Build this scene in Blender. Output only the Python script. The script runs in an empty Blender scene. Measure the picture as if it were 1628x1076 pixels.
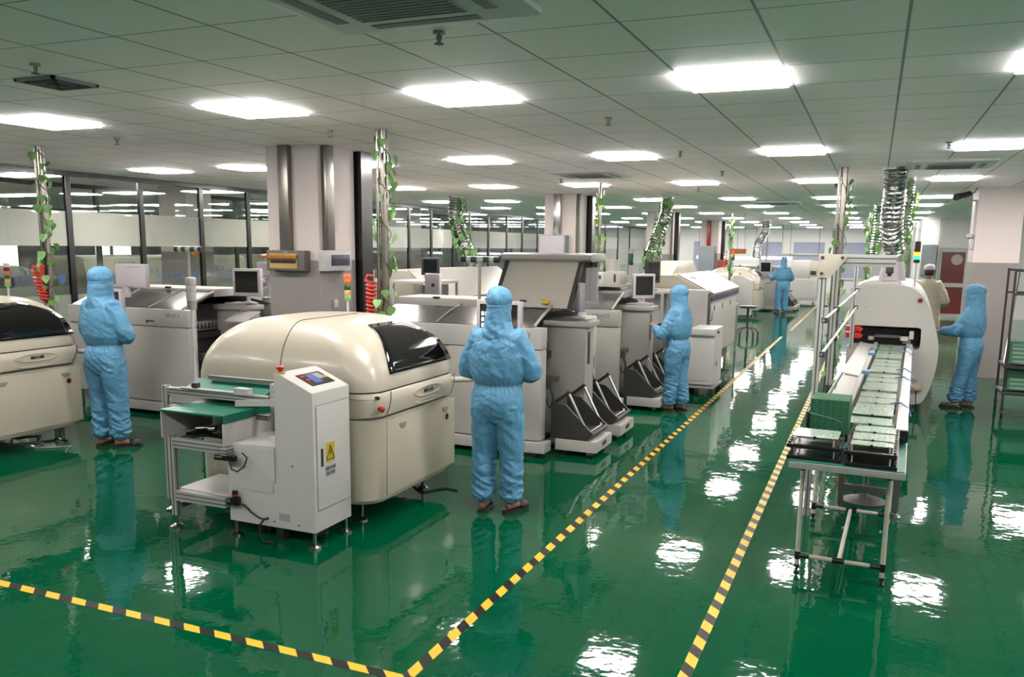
import bpy, bmesh, math, random
from math import sin, cos, pi, radians, sqrt
from mathutils import Vector, Matrix, noise

C = bpy.context.scene.collection
SC = bpy.context.scene

# ---------------------------------------------------------------- camera, world, exposure
H_EYE = 2.0
yaw, pit, roll = 0.3991, 0.1608, -0.0117
cam_d = bpy.data.cameras.new('camera')
cam_d.sensor_width = 36.0
cam_d.lens = 1348.0 / 1628.0 * 36.0
cam_d.shift_x = -1.0 / 1628.0
cam_d.shift_y = (610.0 - 538.0) / 1628.0
cam_d.clip_start = 0.05
cam_d.clip_end = 200
cam = bpy.data.objects.new('camera', cam_d)
C.objects.link(cam)
fwd = Vector((-sin(yaw) * cos(pit), cos(yaw) * cos(pit), -sin(pit)))
rgt = Vector((cos(yaw), sin(yaw), 0))
dwn = fwd.cross(rgt)
r2 = cos(roll) * rgt + sin(roll) * dwn
d2 = -sin(roll) * rgt + cos(roll) * dwn
mw = Matrix((r2, -d2, -fwd)).transposed().to_4x4()
mw.translation = Vector((0, 0, H_EYE))
cam.matrix_world = mw
SC.camera = cam

SC.view_settings.view_transform = 'Standard'
SC.view_settings.look = 'None'
SC.view_settings.exposure = 2.02
SC.view_settings.gamma = 1.0
SC.view_settings.use_curve_mapping = False
w = bpy.data.worlds.new('world')
SC.world = w
w.use_nodes = True
w.node_tree.nodes['Background'].inputs[0].default_value = (0.75, 0.85, 0.9, 1)
w.node_tree.nodes['Background'].inputs[1].default_value = 0.05
LAMP = 14.0          # radiance of the ceiling panels

# ---------------------------------------------------------------- materials
def lin(h):
    c = [int(h[i:i + 2], 16) / 255 for i in (0, 2, 4)]
    return [x / 12.92 if x <= 0.04045 else ((x + 0.055) / 1.055) ** 2.4 for x in c] + [1]

MAT = {}
BRIGHT = ('column_white', 'column_grey', 'wall_white', 'panel_bright', 'rim_fill_glow', 'blind', 'cassette_white', 'vent_grey', 'vent_dark')
def mat(name, col, rough=0.5, metal=0.0, spec=0.5, coat=0.0, emit=None, estr=0.0, noise_amt=0.0, nscale=12.0, bump=0.0, bscale=60.0):
    m = bpy.data.materials.new(name)
    m.use_nodes = True
    nt = m.node_tree
    b = nt.nodes['Principled BSDF']
    c = lin(col) if isinstance(col, str) else col
    k = (0.78 if name in BRIGHT else 0.46) if metal < 0.5 else 0.72
    c = [x * k for x in c[:3]] + [1]
    estr *= 0.34
    b.inputs['Base Color'].default_value = c
    b.inputs['Roughness'].default_value = rough
    b.inputs['Metallic'].default_value = metal
    b.inputs['Specular IOR Level'].default_value = spec
    b.inputs['Coat Weight'].default_value = coat
    b.inputs['Coat Roughness'].default_value = 0.08
    if emit:
        b.inputs['Emission Color'].default_value = lin(emit)
        b.inputs['Emission Strength'].default_value = estr
    if noise_amt or bump:
        tc = nt.nodes.new('ShaderNodeTexCoord')
        n = nt.nodes.new('ShaderNodeTexNoise')
        n.inputs['Scale'].default_value = nscale
        n.inputs['Detail'].default_value = 4
        nt.links.new(tc.outputs['Object'], n.inputs['Vector'])
        if noise_amt:
            mx = nt.nodes.new('ShaderNodeMix'); mx.data_type = 'RGBA'
            mx.inputs[6].default_value = [x * (1 - noise_amt) for x in c[:3]] + [1]
            mx.inputs[7].default_value = [min(1, x * (1 + noise_amt)) for x in c[:3]] + [1]
            nt.links.new(n.outputs['Fac'], mx.inputs[0])
            nt.links.new(mx.outputs[2], b.inputs['Base Color'])
        if bump:
            n2 = nt.nodes.new('ShaderNodeTexNoise'); n2.inputs['Scale'].default_value = bscale
            n2.inputs['Detail'].default_value = 3
            nt.links.new(tc.outputs['Object'], n2.inputs['Vector'])
            bp = nt.nodes.new('ShaderNodeBump'); bp.inputs['Strength'].default_value = bump
            bp.inputs['Distance'].default_value = 0.01
            nt.links.new(n2.outputs['Fac'], bp.inputs['Height'])
            nt.links.new(bp.outputs['Normal'], b.inputs['Normal'])
    MAT[name] = m
    return m

mat('cream', 'dcd6c4', 0.33, coat=0.15, noise_amt=0.02)
mat('cream_dark', 'b9b3a2', 0.4)
mat('light_grey', 'd6d4d0', 0.42, noise_amt=0.02)
mat('mid_grey', 'a8a8a4', 0.45)
mat('tower_grey', 'bdbcb6', 0.45)
mat('white_metal', 'e4e5e2', 0.38, noise_amt=0.015)
mat('white_plastic', 'e6e3e4', 0.35)
mat('lilac_plastic', 'd8d0da', 0.35)
mat('dark_grey', '3a3a39', 0.5)
mat('graphite', '2b2b2c', 0.5)
mat('bay_dark', '3a3a3c', 0.6)
mat('black', '101112', 0.35)
mat('black_rubber', '161616', 0.6)
mat('black_gloss', '0b0c0d', 0.08)
mat('screen', '14161a', 0.12)
mat('screen_blue', '15243f', 0.12, emit='3d78c8', estr=0.6)
mat('icon_white', 'dfe8f2', 0.3, emit='dfe8f2', estr=0.7)
mat('hood_window', '0d0e0f', 0.05, spec=0.6)
mat('steel', 'b8b6b2', 0.22, metal=1.0)
mat('pole_steel', 'a9a39c', 0.25, metal=1.0)
mat('aluminium', 'c9ccca', 0.35, metal=0.85)
mat('alu_white', 'd2d6d2', 0.4, metal=0.25)
mat('alu_slot', '5a5f5e', 0.5, metal=0.5)
mat('silver_hood', 'a5a49f', 0.4, metal=0.8, bump=0.3, bscale=5)
mat('foil', 'd0d0d0', 0.18, metal=1.0)
mat('green_vinyl', '0f7f68', 0.35)
mat('green_mat', '0a8070', 0.45)
mat('red', 'd02a22', 0.3)
mat('red_dark', '7d1a18', 0.25)
mat('red_bin', 'e62a24', 0.3)
mat('coral', 'ff4a38', 0.35)
mat('orange', 'e07a2a', 0.35)
mat('amber_cover', 'd98a44', 0.2)
mat('amber', 'e8c27a', 0.3)
mat('lamp_green', '8fcf7a', 0.3)
mat('lamp_green_dark', '0e5a38', 0.3)
mat('lamp_red_on', 'ff3a20', 0.3, emit='ff3818', estr=2.2)
mat('lamp_amber_on', 'ffb020', 0.3, emit='ff9a10', estr=3.0)
mat('lamp_green_on', '20ff80', 0.3, emit='20ff78', estr=3.0)
mat('yellow', 'e8c62c', 0.4)
mat('sign_grey', 'a9b6be', 0.45)
mat('navy', '27335a', 0.4)
mat('blue_print', '3f64b0', 0.5)
mat('purple_print', '7a78a8', 0.5)
mat('text_grey', '77746c', 0.5)
mat('text_black', '22242a', 0.5)
mat('suit_blue', '64aedc', 0.62, bump=0.55, bscale=28)
mat('suit_white', 'd6d0bc', 0.65, bump=0.25, bscale=35)
mat('suit_seam', '4e93bd', 0.7)
mat('skin', 'b27d66', 0.5)
mat('mask_white', 'd8dfe4', 0.6)
mat('hair', '1c1714', 0.6)
mat('slipper', '1c181c', 0.6)
mat('leaf', '98d47c', 0.45, noise_amt=0.35, nscale=9)
mat('leaf_bright', 'a4e05a', 0.45, noise_amt=0.3, nscale=9)
mat('stem', '3d5a2c', 0.6)
mat('column_white', 'd2c8c6', 0.6, noise_amt=0.03, nscale=2)
mat('column_grey', '85807e', 0.55, noise_amt=0.03, nscale=2)
mat('wall_white', 'cfd2d0', 0.6, noise_amt=0.02, nscale=1)
mat('wall_dark', '565b5c', 0.7)
mat('blind', '9297ae', 0.7)
mat('frame_black', '17181a', 0.25, spec=0.6)
mat('conduit', '8c8983', 0.3, metal=0.8)
mat('conduit_grey', '77746e', 0.5)
mat('pcb_gold', 'd4e2d4', 0.25)
mat('pcb_dark', '0c6a42', 0.6, noise_amt=0.35, nscale=60)
mat('pcb_trace', '3f9070', 0.35)
mat('pipe_white', 'e3e2d4', 0.35)
mat('sky_blue_clip', '86b8dc', 0.4)
mat('cable_blue', '3f6fc0', 0.4)
mat('vent_grey', 'b2b0b6', 0.55)
mat('vent_dark', '8c8b92', 0.6)
mat('louvre_grey', '9a9a9c', 0.6)
mat('louvre_dark', '707072', 0.6)
mat('sticker_pale', 'cdbfb2', 0.5)
mat('cassette_white', 'd6d6d6', 0.5)
mat('seat_red', '8a2f2c', 0.5)
mat('panel_bright', 'ffffff', 0.4, emit='fff4ec', estr=LAMP / 0.34)
mat('rim_fill_glow', 'ffffff', 0.4, emit='f4f8f6', estr=LAMP * 1.1 / 0.34)  # glow of the added rim, fill light for the ceiling around each panel
mat('window_bright', 'ffffff', 0.4, emit='fff2e2', estr=2.0)
mat('tube_glow', 'ffffff', 0.4, emit='ffffff', estr=5.0)
mat('blue_bag', '8fb0d8', 0.3)

def node_mat(name):
    m = bpy.data.materials.new(name); m.use_nodes = True
    MAT[name] = m
    nt = m.node_tree
    return m, nt, nt.nodes['Principled BSDF'], nt.nodes.new('ShaderNodeTexCoord')

def mth(nt, op, a, b=None, c=None):
    n = nt.nodes.new('ShaderNodeMath'); n.operation = op
    for i, v in enumerate((a, b, c)):
        if v is None: continue
        if hasattr(v, 'links') or hasattr(v, 'node'): nt.links.new(v, n.inputs[i])
        else: n.inputs[i].default_value = v
    return n.outputs[0]

# glossy green epoxy floor, slightly wavy
m, nt, b, tc = node_mat('epoxy_floor')
n1 = nt.nodes.new('ShaderNodeTexNoise'); n1.inputs['Scale'].default_value = 0.5; n1.inputs['Detail'].default_value = 3
nt.links.new(tc.outputs['Object'], n1.inputs['Vector'])
mx = nt.nodes.new('ShaderNodeMix'); mx.data_type = 'RGBA'
mx.inputs[6].default_value = (0.0, 0.045, 0.018, 1); mx.inputs[7].default_value = (0.0, 0.053, 0.0225, 1)
nt.links.new(n1.outputs['Fac'], mx.inputs[0]); nt.links.new(mx.outputs[2], b.inputs['Base Color'])
b.inputs['Roughness'].default_value = 0.035
b.inputs['Specular IOR Level'].default_value = 0.23
n2 = nt.nodes.new('ShaderNodeTexNoise'); n2.inputs['Scale'].default_value = 4.2; n2.inputs['Detail'].default_value = 3.5
n2.inputs['Roughness'].default_value = 0.55
nt.links.new(tc.outputs['Object'], n2.inputs['Vector'])
bp = nt.nodes.new('ShaderNodeBump'); bp.inputs['Strength'].default_value = 1.0; bp.inputs['Distance'].default_value = 0.0026
nt.links.new(n2.outputs['Fac'], bp.inputs['Height']); nt.links.new(bp.outputs['Normal'], b.inputs['Normal'])

# ceiling tiles 0.6 m with dark joints; runners along y are a little wider
m, nt, b, tc = node_mat('ceiling_tile')
sp = nt.nodes.new('ShaderNodeSeparateXYZ'); nt.links.new(tc.outputs['Object'], sp.inputs[0])
fx = mth(nt, 'FRACT', mth(nt, 'DIVIDE', mth(nt, 'ADD', sp.outputs[0], 60.55), 0.6))
fy = mth(nt, 'FRACT', mth(nt, 'DIVIDE', mth(nt, 'ADD', sp.outputs[1], 60.0 - 5.08), 0.6))
jx = mth(nt, 'LESS_THAN', mth(nt, 'ABSOLUTE', mth(nt, 'SUBTRACT', fx, 0.012)), 0.012)
jy = mth(nt, 'LESS_THAN', mth(nt, 'ABSOLUTE', mth(nt, 'SUBTRACT', fy, 0.008)), 0.008)
j = mth(nt, 'MAXIMUM', jx, jy)
nz = nt.nodes.new('ShaderNodeTexNoise'); nz.inputs['Scale'].default_value = 0.6
nt.links.new(tc.outputs['Object'], nz.inputs['Vector'])
m1 = nt.nodes.new('ShaderNodeMix'); m1.data_type = 'RGBA'
m1.inputs[6].default_value = lin('f8edf1'); m1.inputs[7].default_value = lin('fcf3f6')
nt.links.new(nz.outputs['Fac'], m1.inputs[0])
m2 = nt.nodes.new('ShaderNodeMix'); m2.data_type = 'RGBA'
m2.inputs[7].default_value = lin('7f8382')
nt.links.new(j, m2.inputs[0]); nt.links.new(m1.outputs[2], m2.inputs[6])
nt.links.new(m2.outputs[2], b.inputs['Base Color']); b.inputs['Roughness'].default_value = 0.5

# hazard tape: yellow / black slanted stripes
def tape_mat(name, along, slope, period=0.205, width_axis=None):
    m, nt, b, tc = node_mat(name)
    sp = nt.nodes.new('ShaderNodeSeparateXYZ'); nt.links.new(tc.outputs['Object'], sp.inputs[0])
    a, c = (sp.outputs[1], sp.outputs[0]) if along == 'y' else (sp.outputs[0], sp.outputs[1])
    t = mth(nt, 'FRACT', mth(nt, 'DIVIDE', mth(nt, 'ADD', mth(nt, 'MULTIPLY_ADD', c, slope, a), 50.0), period))
    s = mth(nt, 'LESS_THAN', t, 0.52)
    mx = nt.nodes.new('ShaderNodeMix'); mx.data_type = 'RGBA'
    mx.inputs[6].default_value = lin('0c0c0e'); mx.inputs[7].default_value = lin('b8962a')
    nt.links.new(s, mx.inputs[0]); nt.links.new(mx.outputs[2], b.inputs['Base Color'])
    b.inputs['Roughness'].default_value = 0.4; b.inputs['Specular IOR Level'].default_value = 0.15
tape_mat('tape_aisle', 'y', 1.0)
tape_mat('tape_cross', 'x', 1.0)

# clear pane and frosted film
def glass_mat(name, frost, tint):
    m = bpy.data.materials.new(name); m.use_nodes = True; MAT[name] = m
    nt = m.node_tree
    for n in list(nt.nodes): nt.nodes.remove(n)
    o = nt.nodes.new('ShaderNodeOutputMaterial')
    t = nt.nodes.new('ShaderNodeBsdfTransparent'); t.inputs[0].default_value = tint
    g = nt.nodes.new('ShaderNodeBsdfGlossy'); g.inputs['Roughness'].default_value = 0.02
    lw = nt.nodes.new('ShaderNodeLayerWeight'); lw.inputs[0].default_value = 0.5
    rf = mth(nt, 'MULTIPLY_ADD', mth(nt, 'POWER', lw.outputs['Facing'], 5.0), 0.9, 0.045)
    mx = nt.nodes.new('ShaderNodeMixShader')
    nt.links.new(rf, mx.inputs[0])
    if frost:
        d = nt.nodes.new('ShaderNodeBsdfDiffuse'); d.inputs[0].default_value = lin('eadfdf')
        tr = nt.nodes.new('ShaderNodeBsdfTranslucent'); tr.inputs[0].default_value = lin('e8e6e0')
        m3 = nt.nodes.new('ShaderNodeMixShader'); m3.inputs[0].default_value = 0.3
        nt.links.new(d.outputs[0], m3.inputs[1]); nt.links.new(tr.outputs[0], m3.inputs[2])
        m4 = nt.nodes.new('ShaderNodeMixShader'); m4.inputs[0].default_value = frost
        nt.links.new(t.outputs[0], m4.inputs[1]); nt.links.new(m3.outputs[0], m4.inputs[2])
        nt.links.new(m4.outputs[0], mx.inputs[1])
    else:
        nt.links.new(t.outputs[0], mx.inputs[1])
    nt.links.new(g.outputs[0], mx.inputs[2]); nt.links.new(mx.outputs[0], o.inputs[0])
glass_mat('clear_glass', 0, (0.86, 0.9, 0.88, 1))
glass_mat('frosted_film', 0.93, (0.8, 0.8, 0.8, 1))
glass_mat('haze_film', 0.35, (0.8, 0.84, 0.82, 1))
glass_mat('clear_sheet', 0.12, (0.86, 0.88, 0.95, 1))

def flat_cells(nt, tc, scale, rand, axes):
    sp = nt.nodes.new('ShaderNodeSeparateXYZ'); nt.links.new(tc.outputs['Object'], sp.inputs[0])
    cb = nt.nodes.new('ShaderNodeCombineXYZ')
    nt.links.new(sp.outputs['XYZ'.index(axes[0])], cb.inputs[0]); nt.links.new(sp.outputs['XYZ'.index(axes[1])], cb.inputs[1])
    v = nt.nodes.new('ShaderNodeTexVoronoi'); v.voronoi_dimensions = '2D'
    v.inputs['Scale'].default_value = scale; v.inputs['Randomness'].default_value = rand
    nt.links.new(cb.outputs[0], v.inputs['Vector'])
    return v

# hexagonal see-through lid
m, nt, b, tc = node_mat('mesh_lid')
v = flat_cells(nt, tc, 62, 0.3, 'XZ')
s = mth(nt, 'LESS_THAN', v.outputs['Distance'], 0.36)
mx = nt.nodes.new('ShaderNodeMix'); mx.data_type = 'RGBA'
mx.inputs[6].default_value = lin('bab6ae'); mx.inputs[7].default_value = lin('9c9891')
nt.links.new(s, mx.inputs[0]); nt.links.new(mx.outputs[2], b.inputs['Base Color'])
b.inputs['Roughness'].default_value = 0.3; b.inputs['Metallic'].default_value = 0.45

# pale circuit board: solder pads as small light cells, a few dark parts
m, nt, b, tc = node_mat('pcb_pale')
v = flat_cells(nt, tc, 70, 0.9, 'XY')
s1 = mth(nt, 'LESS_THAN', v.outputs['Distance'], 0.22)
v2 = flat_cells(nt, tc, 24, 1.0, 'XY')
s2 = mth(nt, 'LESS_THAN', v2.outputs['Distance'], 0.10)
m1 = nt.nodes.new('ShaderNodeMix'); m1.data_type = 'RGBA'
m1.inputs[6].default_value = lin('6f8175'); m1.inputs[7].default_value = lin('8b9a8e')
nt.links.new(s1, m1.inputs[0])
m2 = nt.nodes.new('ShaderNodeMix'); m2.data_type = 'RGBA'
m2.inputs[7].default_value = lin('4d5f55')
nt.links.new(s2, m2.inputs[0]); nt.links.new(m1.outputs[2], m2.inputs[6])
nt.links.new(m2.outputs[2], b.inputs['Base Color']); b.inputs['Roughness'].default_value = 0.25

# perforated / honeycomb machine cover
m, nt, b, tc = node_mat('mesh_cover')
v = flat_cells(nt, tc, 60, 0.4, 'XY')
s = mth(nt, 'LESS_THAN', v.outputs['Distance'], 0.42)
mx = nt.nodes.new('ShaderNodeMix'); mx.data_type = 'RGBA'
mx.inputs[6].default_value = lin('62625f'); mx.inputs[7].default_value = lin('3a3b3c')
nt.links.new(s, mx.inputs[0]); nt.links.new(mx.outputs[2], b.inputs['Base Color'])
b.inputs['Roughness'].default_value = 0.16; b.inputs['Metallic'].default_value = 0.35

# ---------------------------------------------------------------- mesh helpers
ORG = {}
POST = [None]       # turns a whole line of machines about a point on the floor
class M:
    def __init__(s): s.b = bmesh.new()
    def _bev(s, vs, bev, seg=2):
        if bev <= 0: return
        es = list({e for v in vs for e in v.link_edges})
        bmesh.ops.bevel(s.b, geom=es, offset=bev, segments=seg, profile=0.6, affect='EDGES', clamp_overlap=True)
    def box(s, x0, x1, y0, y1, z0, z1, bev=0.0, seg=2):
        vs = [s.b.verts.new((x, y, z)) for z in (z0, z1) for y in (y0, y1) for x in (x0, x1)]
        for f in ((0, 2, 3, 1), (4, 5, 7, 6), (0, 1, 5, 4), (2, 6, 7, 3), (0, 4, 6, 2), (1, 3, 7, 5)):
            s.b.faces.new([vs[i] for i in f])
        s._bev(vs, bev, seg)
        return s
    def quad(s, a, b_, c, d):
        s.b.faces.new([s.b.verts.new(p) for p in (a, b_, c, d)]); return s
    def prism(s, poly, axis, a0, a1, bev=0.0, seg=2):
        def P(u, v, a):
            return {'x': (a, u, v), 'y': (u, a, v), 'z': (u, v, a)}[axis]
        A = [s.b.verts.new(P(u, v, a0)) for u, v in poly]
        B = [s.b.verts.new(P(u, v, a1)) for u, v in poly]
        n = len(poly)
        s.b.faces.new(A); s.b.faces.new(B[::-1])
        for i in range(n): s.b.faces.new([A[(i + 1) % n], A[i], B[i], B[(i + 1) % n]])
        if bev: s._bev(A + B, bev, seg)
        bmesh.ops.recalc_face_normals(s.b, faces=list({f for f in s.b.faces}))
        return s
    def loft(s, rings, cap0=True, cap1=True, closed=True):
        R = [[s.b.verts.new(p) for p in r] for r in rings]
        n = len(R[0])
        fs = []
        for a, c in zip(R, R[1:]):
            for i in range(n if closed else n - 1):
                fs.append(s.b.faces.new([a[i], a[(i + 1) % n], c[(i + 1) % n], c[i]]))
        if cap0: fs.append(s.b.faces.new(R[0][::-1]))
        if cap1: fs.append(s.b.faces.new(R[-1]))
        bmesh.ops.recalc_face_normals(s.b, faces=fs)
        return s
    def tube(s, pts, r, seg=10, sy=1.0, up=None, cap=True):
        pts = [Vector(p) for p in pts]
        rs = r if isinstance(r, (list, tuple)) else [r] * len(pts)
        t0 = (pts[1] - pts[0]).normalized()
        ref = Vector(up) if up else (Vector((0, 0, 1)) if abs(t0.z) < 0.9 else Vector((0, 1, 0)))
        u = (ref - t0 * ref.dot(t0)).normalized()
        rings = []
        for i, p in enumerate(pts):
            if i == 0: t = t0
            elif i == len(pts) - 1: t = (pts[i] - pts[i - 1]).normalized()
            else:
                t = ((pts[i] - pts[i - 1]).normalized() + (pts[i + 1] - pts[i]).normalized())
                t = t.normalized() if t.length > 1e-6 else (pts[i + 1] - pts[i]).normalized()
            u = (u - t * u.dot(t))
            u = u.normalized() if u.length > 1e-6 else t.orthogonal().normalized()
            v = t.cross(u)
            ra = rs[i]
            rx, ry = ra if isinstance(ra, (list, tuple)) else (ra, ra * sy)
            rings.append([p + u * (rx * cos(2 * pi * k / seg)) + v * (ry * sin(2 * pi * k / seg)) for k in range(seg)])
        s.loft(rings, cap, cap)
        return s
    def cyl(s, p0, p1, r, seg=16, r2=None):
        return s.tube([p0, p1], [r, r if r2 is None else r2], seg)
    def lathe(s, prof, cx=0, cy=0, seg=24):
        rings = [[(cx + r * cos(2 * pi * k / seg), cy + r * sin(2 * pi * k / seg), z) for k in range(seg)] for r, z in prof]
        return s.loft(rings)
    def ell(s, c, r, seg=16, n=10):
        rings = []
        for i in range(1, n):
            a = -pi / 2 + pi * i / n
            rings.append([(c[0] + r[0] * cos(a) * cos(2 * pi * k / seg), c[1] + r[1] * cos(a) * sin(2 * pi * k / seg), c[2] + r[2] * sin(a)) for k in range(seg)])
        return s.loft(rings)
    def rrect(s, levels, seg=5):
        # levels: (x0,x1,y0,y1,radius,z)
        rings = []
        for x0, x1, y0, y1, r, z in levels:
            ring = []
            for cx, cy, a0 in ((x1 - r, y1 - r, 0), (x0 + r, y1 - r, pi / 2), (x0 + r, y0 + r, pi), (x1 - r, y0 + r, 3 * pi / 2)):
                for k in range(seg + 1):
                    a = a0 + pi / 2 * k / seg
                    ring.append((cx + r * cos(a), cy + r * sin(a), z))
            rings.append(ring)
        return s.loft(rings)

def root_of(p):
    while p.parent: p = p.parent
    return p

def obj(name, m, material, parent=None, local=False, smooth=38, label=None, cat=None, group=None, kind=None):
    me = bpy.data.meshes.new(name)
    if isinstance(m, M):
        m.b.to_mesh(me); m.b.free()
    else:
        me = m; me.name = name
    if POST[0] is not None and not local: me.transform(POST[0])
    for mm in (material if isinstance(material, list) else [material]):
        me.materials.append(MAT[mm] if isinstance(mm, str) else mm)
    o = bpy.data.objects.new(name, me)
    C.objects.link(o)
    if parent is not None:
        if not local:
            me.transform(Matrix.Translation(-ORG[root_of(parent).name]))
        o.parent = parent
    elif not local:
        xs = [v.co for v in me.vertices]
        lo = Vector([min(c[i] for c in xs) for i in range(3)]); hi = Vector([max(c[i] for c in xs) for i in range(3)])
        org = Vector(((lo.x + hi.x) / 2, (lo.y + hi.y) / 2, lo.z))
        me.transform(Matrix.Translation(-org)); o.location = org
        ORG[o.name] = org
    if smooth:
        me.polygons.foreach_set('use_smooth', [True] * len(me.polygons))
        me.set_sharp_from_angle(angle=radians(smooth))
    if label: o['label'] = label
    if cat: o['category'] = cat
    if group: o['group'] = group
    if kind: o['kind'] = kind
    return o

def thing(name, label, cat, loc=(0, 0, 0), group=None, rotz=0.0):
    o = bpy.data.objects.new(name, None)
    o.empty_display_size = 0.1
    C.objects.link(o)
    if POST[0] is not None: loc = tuple(POST[0] @ Vector(loc))
    o.location = loc
    o.rotation_euler = (0, 0, rotz)
    ORG[o.name] = Vector(loc)
    o['label'] = label; o['category'] = cat
    if group: o['group'] = group
    return o

def struct(name, m, material, parent=None, smooth=38):
    if parent is not None: return obj(name, m, material, parent)
    me = bpy.data.meshes.new(name); m.b.to_mesh(me); m.b.free()
    for mm in (material if isinstance(material, list) else [material]): me.materials.append(MAT[mm])
    o = bpy.data.objects.new(name, me); C.objects.link(o); o['kind'] = 'structure'
    ORG[o.name] = Vector((0, 0, 0))
    return o

def bx(*a, bev=0.0, seg=2): return M().box(*a, bev=bev, seg=seg)

def copy_tree(o, loc, label=None, group=None):
    r = o.copy(); C.objects.link(r); r.location = loc
    ORG[r.name] = Vector(loc)
    if label: r['label'] = label
    if group: r['group'] = group
    for ch in list(o.children):
        c = ch.copy(); C.objects.link(c); c.parent = r
        for g in list(ch.children):
            d = g.copy(); C.objects.link(d); d.parent = c
    return r

TXT = {}
def text_mesh(body, size, extrude=0.0008, space=1.0):
    cu = bpy.data.curves.new('lettering', 'FONT')
    cu.body = body; cu.size = size; cu.extrude = extrude; cu.align_x = 'CENTER'; cu.align_y = 'CENTER'; cu.space_character = space
    o = bpy.data.objects.new('lettering', cu); C.objects.link(o)
    bpy.context.view_layer.update()
    me = bpy.data.meshes.new_from_object(o.evaluated_get(bpy.context.evaluated_depsgraph_get()))
    bpy.data.objects.remove(o); bpy.data.curves.remove(cu)
    return me

def text(name, body, size, pos, right, up, material, parent, mirror=False, space=1.0):
    me = text_mesh(body, size, space=space)
    r = Vector(right).normalized(); u = Vector(up).normalized(); n = r.cross(u)
    mt = Matrix((r, u, n)).transposed().to_4x4(); mt.translation = Vector(pos)
    if mirror: me.transform(Matrix.Scale(-1, 4, (1, 0, 0)))
    me.transform(mt)
    return obj(name, me, material, parent, smooth=0)

ORD = ['first', 'second', 'third', 'fourth', 'fifth', 'sixth', 'seventh', 'eighth', 'ninth', 'tenth', 'eleventh', 'twelfth', 'thirteenth', 'fourteenth', 'fifteenth']
rnd = random.Random(7)
# ---------------------------------------------------------------- room shell
FAR = 43.0
struct('floor', bx(-24, 6.2, -5, FAR + 0.2, -0.1, 0), 'epoxy_floor')
struct('ceiling', bx(-24, 6.2, -5, FAR + 0.2, 3.0, 3.12), 'ceiling_tile')
# far wall, stepped towards the aisle on its right
wf = M(); wf.box(-24, -0.18, FAR, FAR + 0.15, 0, 3)
struct('wall_far', wf, 'wall_white')
wn = M(); wn.box(-0.18, 1.25, 36.8, FAR, 0, 3); struct('wall_far_block', wn, 'wall_white')
wd = M(); wd.box(1.25, 1.72, 29.3, 29.5, 0, 3); wd.box(2.62, 6.2, 29.3, 29.5, 0, 3); wd.box(1.72, 2.62, 29.3, 29.5, 2.1, 3); wd.box(1.25, 1.4, 29.5, 36.8, 0, 3)
struct('wall_right_far', wd, 'wall_white')
struct('wall_right', bx(6.0, 6.2, -5, 29.3, 0, 3), 'wall_white')
struct('wall_back', bx(-24, 6.2, -5.15, -5, 0, 3), 'wall_white')
struct('wall_left', bx(-24.2, -24, -5, FAR, 0, 3), 'wall_dark')
# blinds in the far wall
for i, (x0, x1) in enumerate(((-8.4, -6.9), (-5.2, -4.2), (-3.65, -2.25), (-1.75, -0.35))):
    m = bx(x0, x1, FAR - 0.05, FAR, 0.7, 2.35)
    o = struct('window_%d' % (i + 1), m, 'blind')
    obj('window_frame', M().box(x0 - 0.06, x0, FAR - 0.07, FAR, 0.64, 2.41).box(x1, x1 + 0.06, FAR - 0.07, FAR, 0.64, 2.41).box(x0, x1, FAR - 0.07, FAR, 2.35, 2.41).box(x0, x1, FAR - 0.07, FAR, 0.64, 0.7), 'wall_white', o)

# glazed partitions: two of them with a corridor between
def partition(xp, y0, y1, posts, first, tag):
    n = first
    ys = [y0] + posts + [y1]
    for k, (a, c) in enumerate(zip(ys, ys[1:])):
        o = struct('window_%d' % n, bx(xp - 0.006, xp + 0.006, a, c, 0.08, 2.95), 'clear_glass')
        obj('film', bx(xp - 0.009, xp - 0.0065, a, c, 1.93, 2.43), 'frosted_film', o)
        obj('film', bx(xp - 0.009, xp - 0.0065, a, c, 0.08, 1.22), 'haze_film', o)
        if k < 10:
            yc = (a + c) / 2
            near = tag == '1'
            q = -1 if near else 1
            text('lettering', '飞精信信文', 0.125, (xp + 0.0075, yc - 0.08 * -q, 1.45), (0, q, 0), (0, 0, 1), 'blue_print', o, space=1.35)
            ys_ = yc + (0.42 if near else -0.56)
            sh = M().prism([(ys_, 1.51), (ys_ + 0.12, 1.51), (ys_ + 0.12, 1.43), (ys_ + 0.06, 1.37), (ys_, 1.43)], 'x', xp + 0.0066, xp + 0.008)
            obj('shield_emblem', sh, 'blue_print', o)
        n += 1
    for k, p in enumerate(posts):
        struct('trim_%s%d' % (tag, k + 1), bx(xp - 0.03, xp + 0.03, p - 0.045, p + 0.045, 0, 3, bev=0.006), 'frame_black')
    struct('trim_%stop' % tag, bx(xp - 0.05, xp + 0.05, y0, y1, 2.93, 3.0), 'frame_black')
    struct('trim_%sbottom' % tag, bx(xp - 0.05, xp + 0.05, y0, y1, 0, 0.08), 'frame_black')
    return n
posts1 = [5.05, 6.4, 7.75, 9.08, 10.43, 11.75, 12.97, 14.3, 15.6, 17.0, 18.98, 20.16, 21.44, 22.5, 23.8, 25.2, 26.5, 27.9, 29.3, 30.8, 32.4, 34.2, 36, 38, 40]
nxt = partition(-10.9, 2.0, FAR, posts1, 5, '1')
nxt = partition(-13.2, 2.0, FAR, [6.5, 8.9, 11.6, 13.55, 15.3, 17.1, 19.5, 22, 25, 28, 31, 35, 39], nxt, '2')

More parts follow.
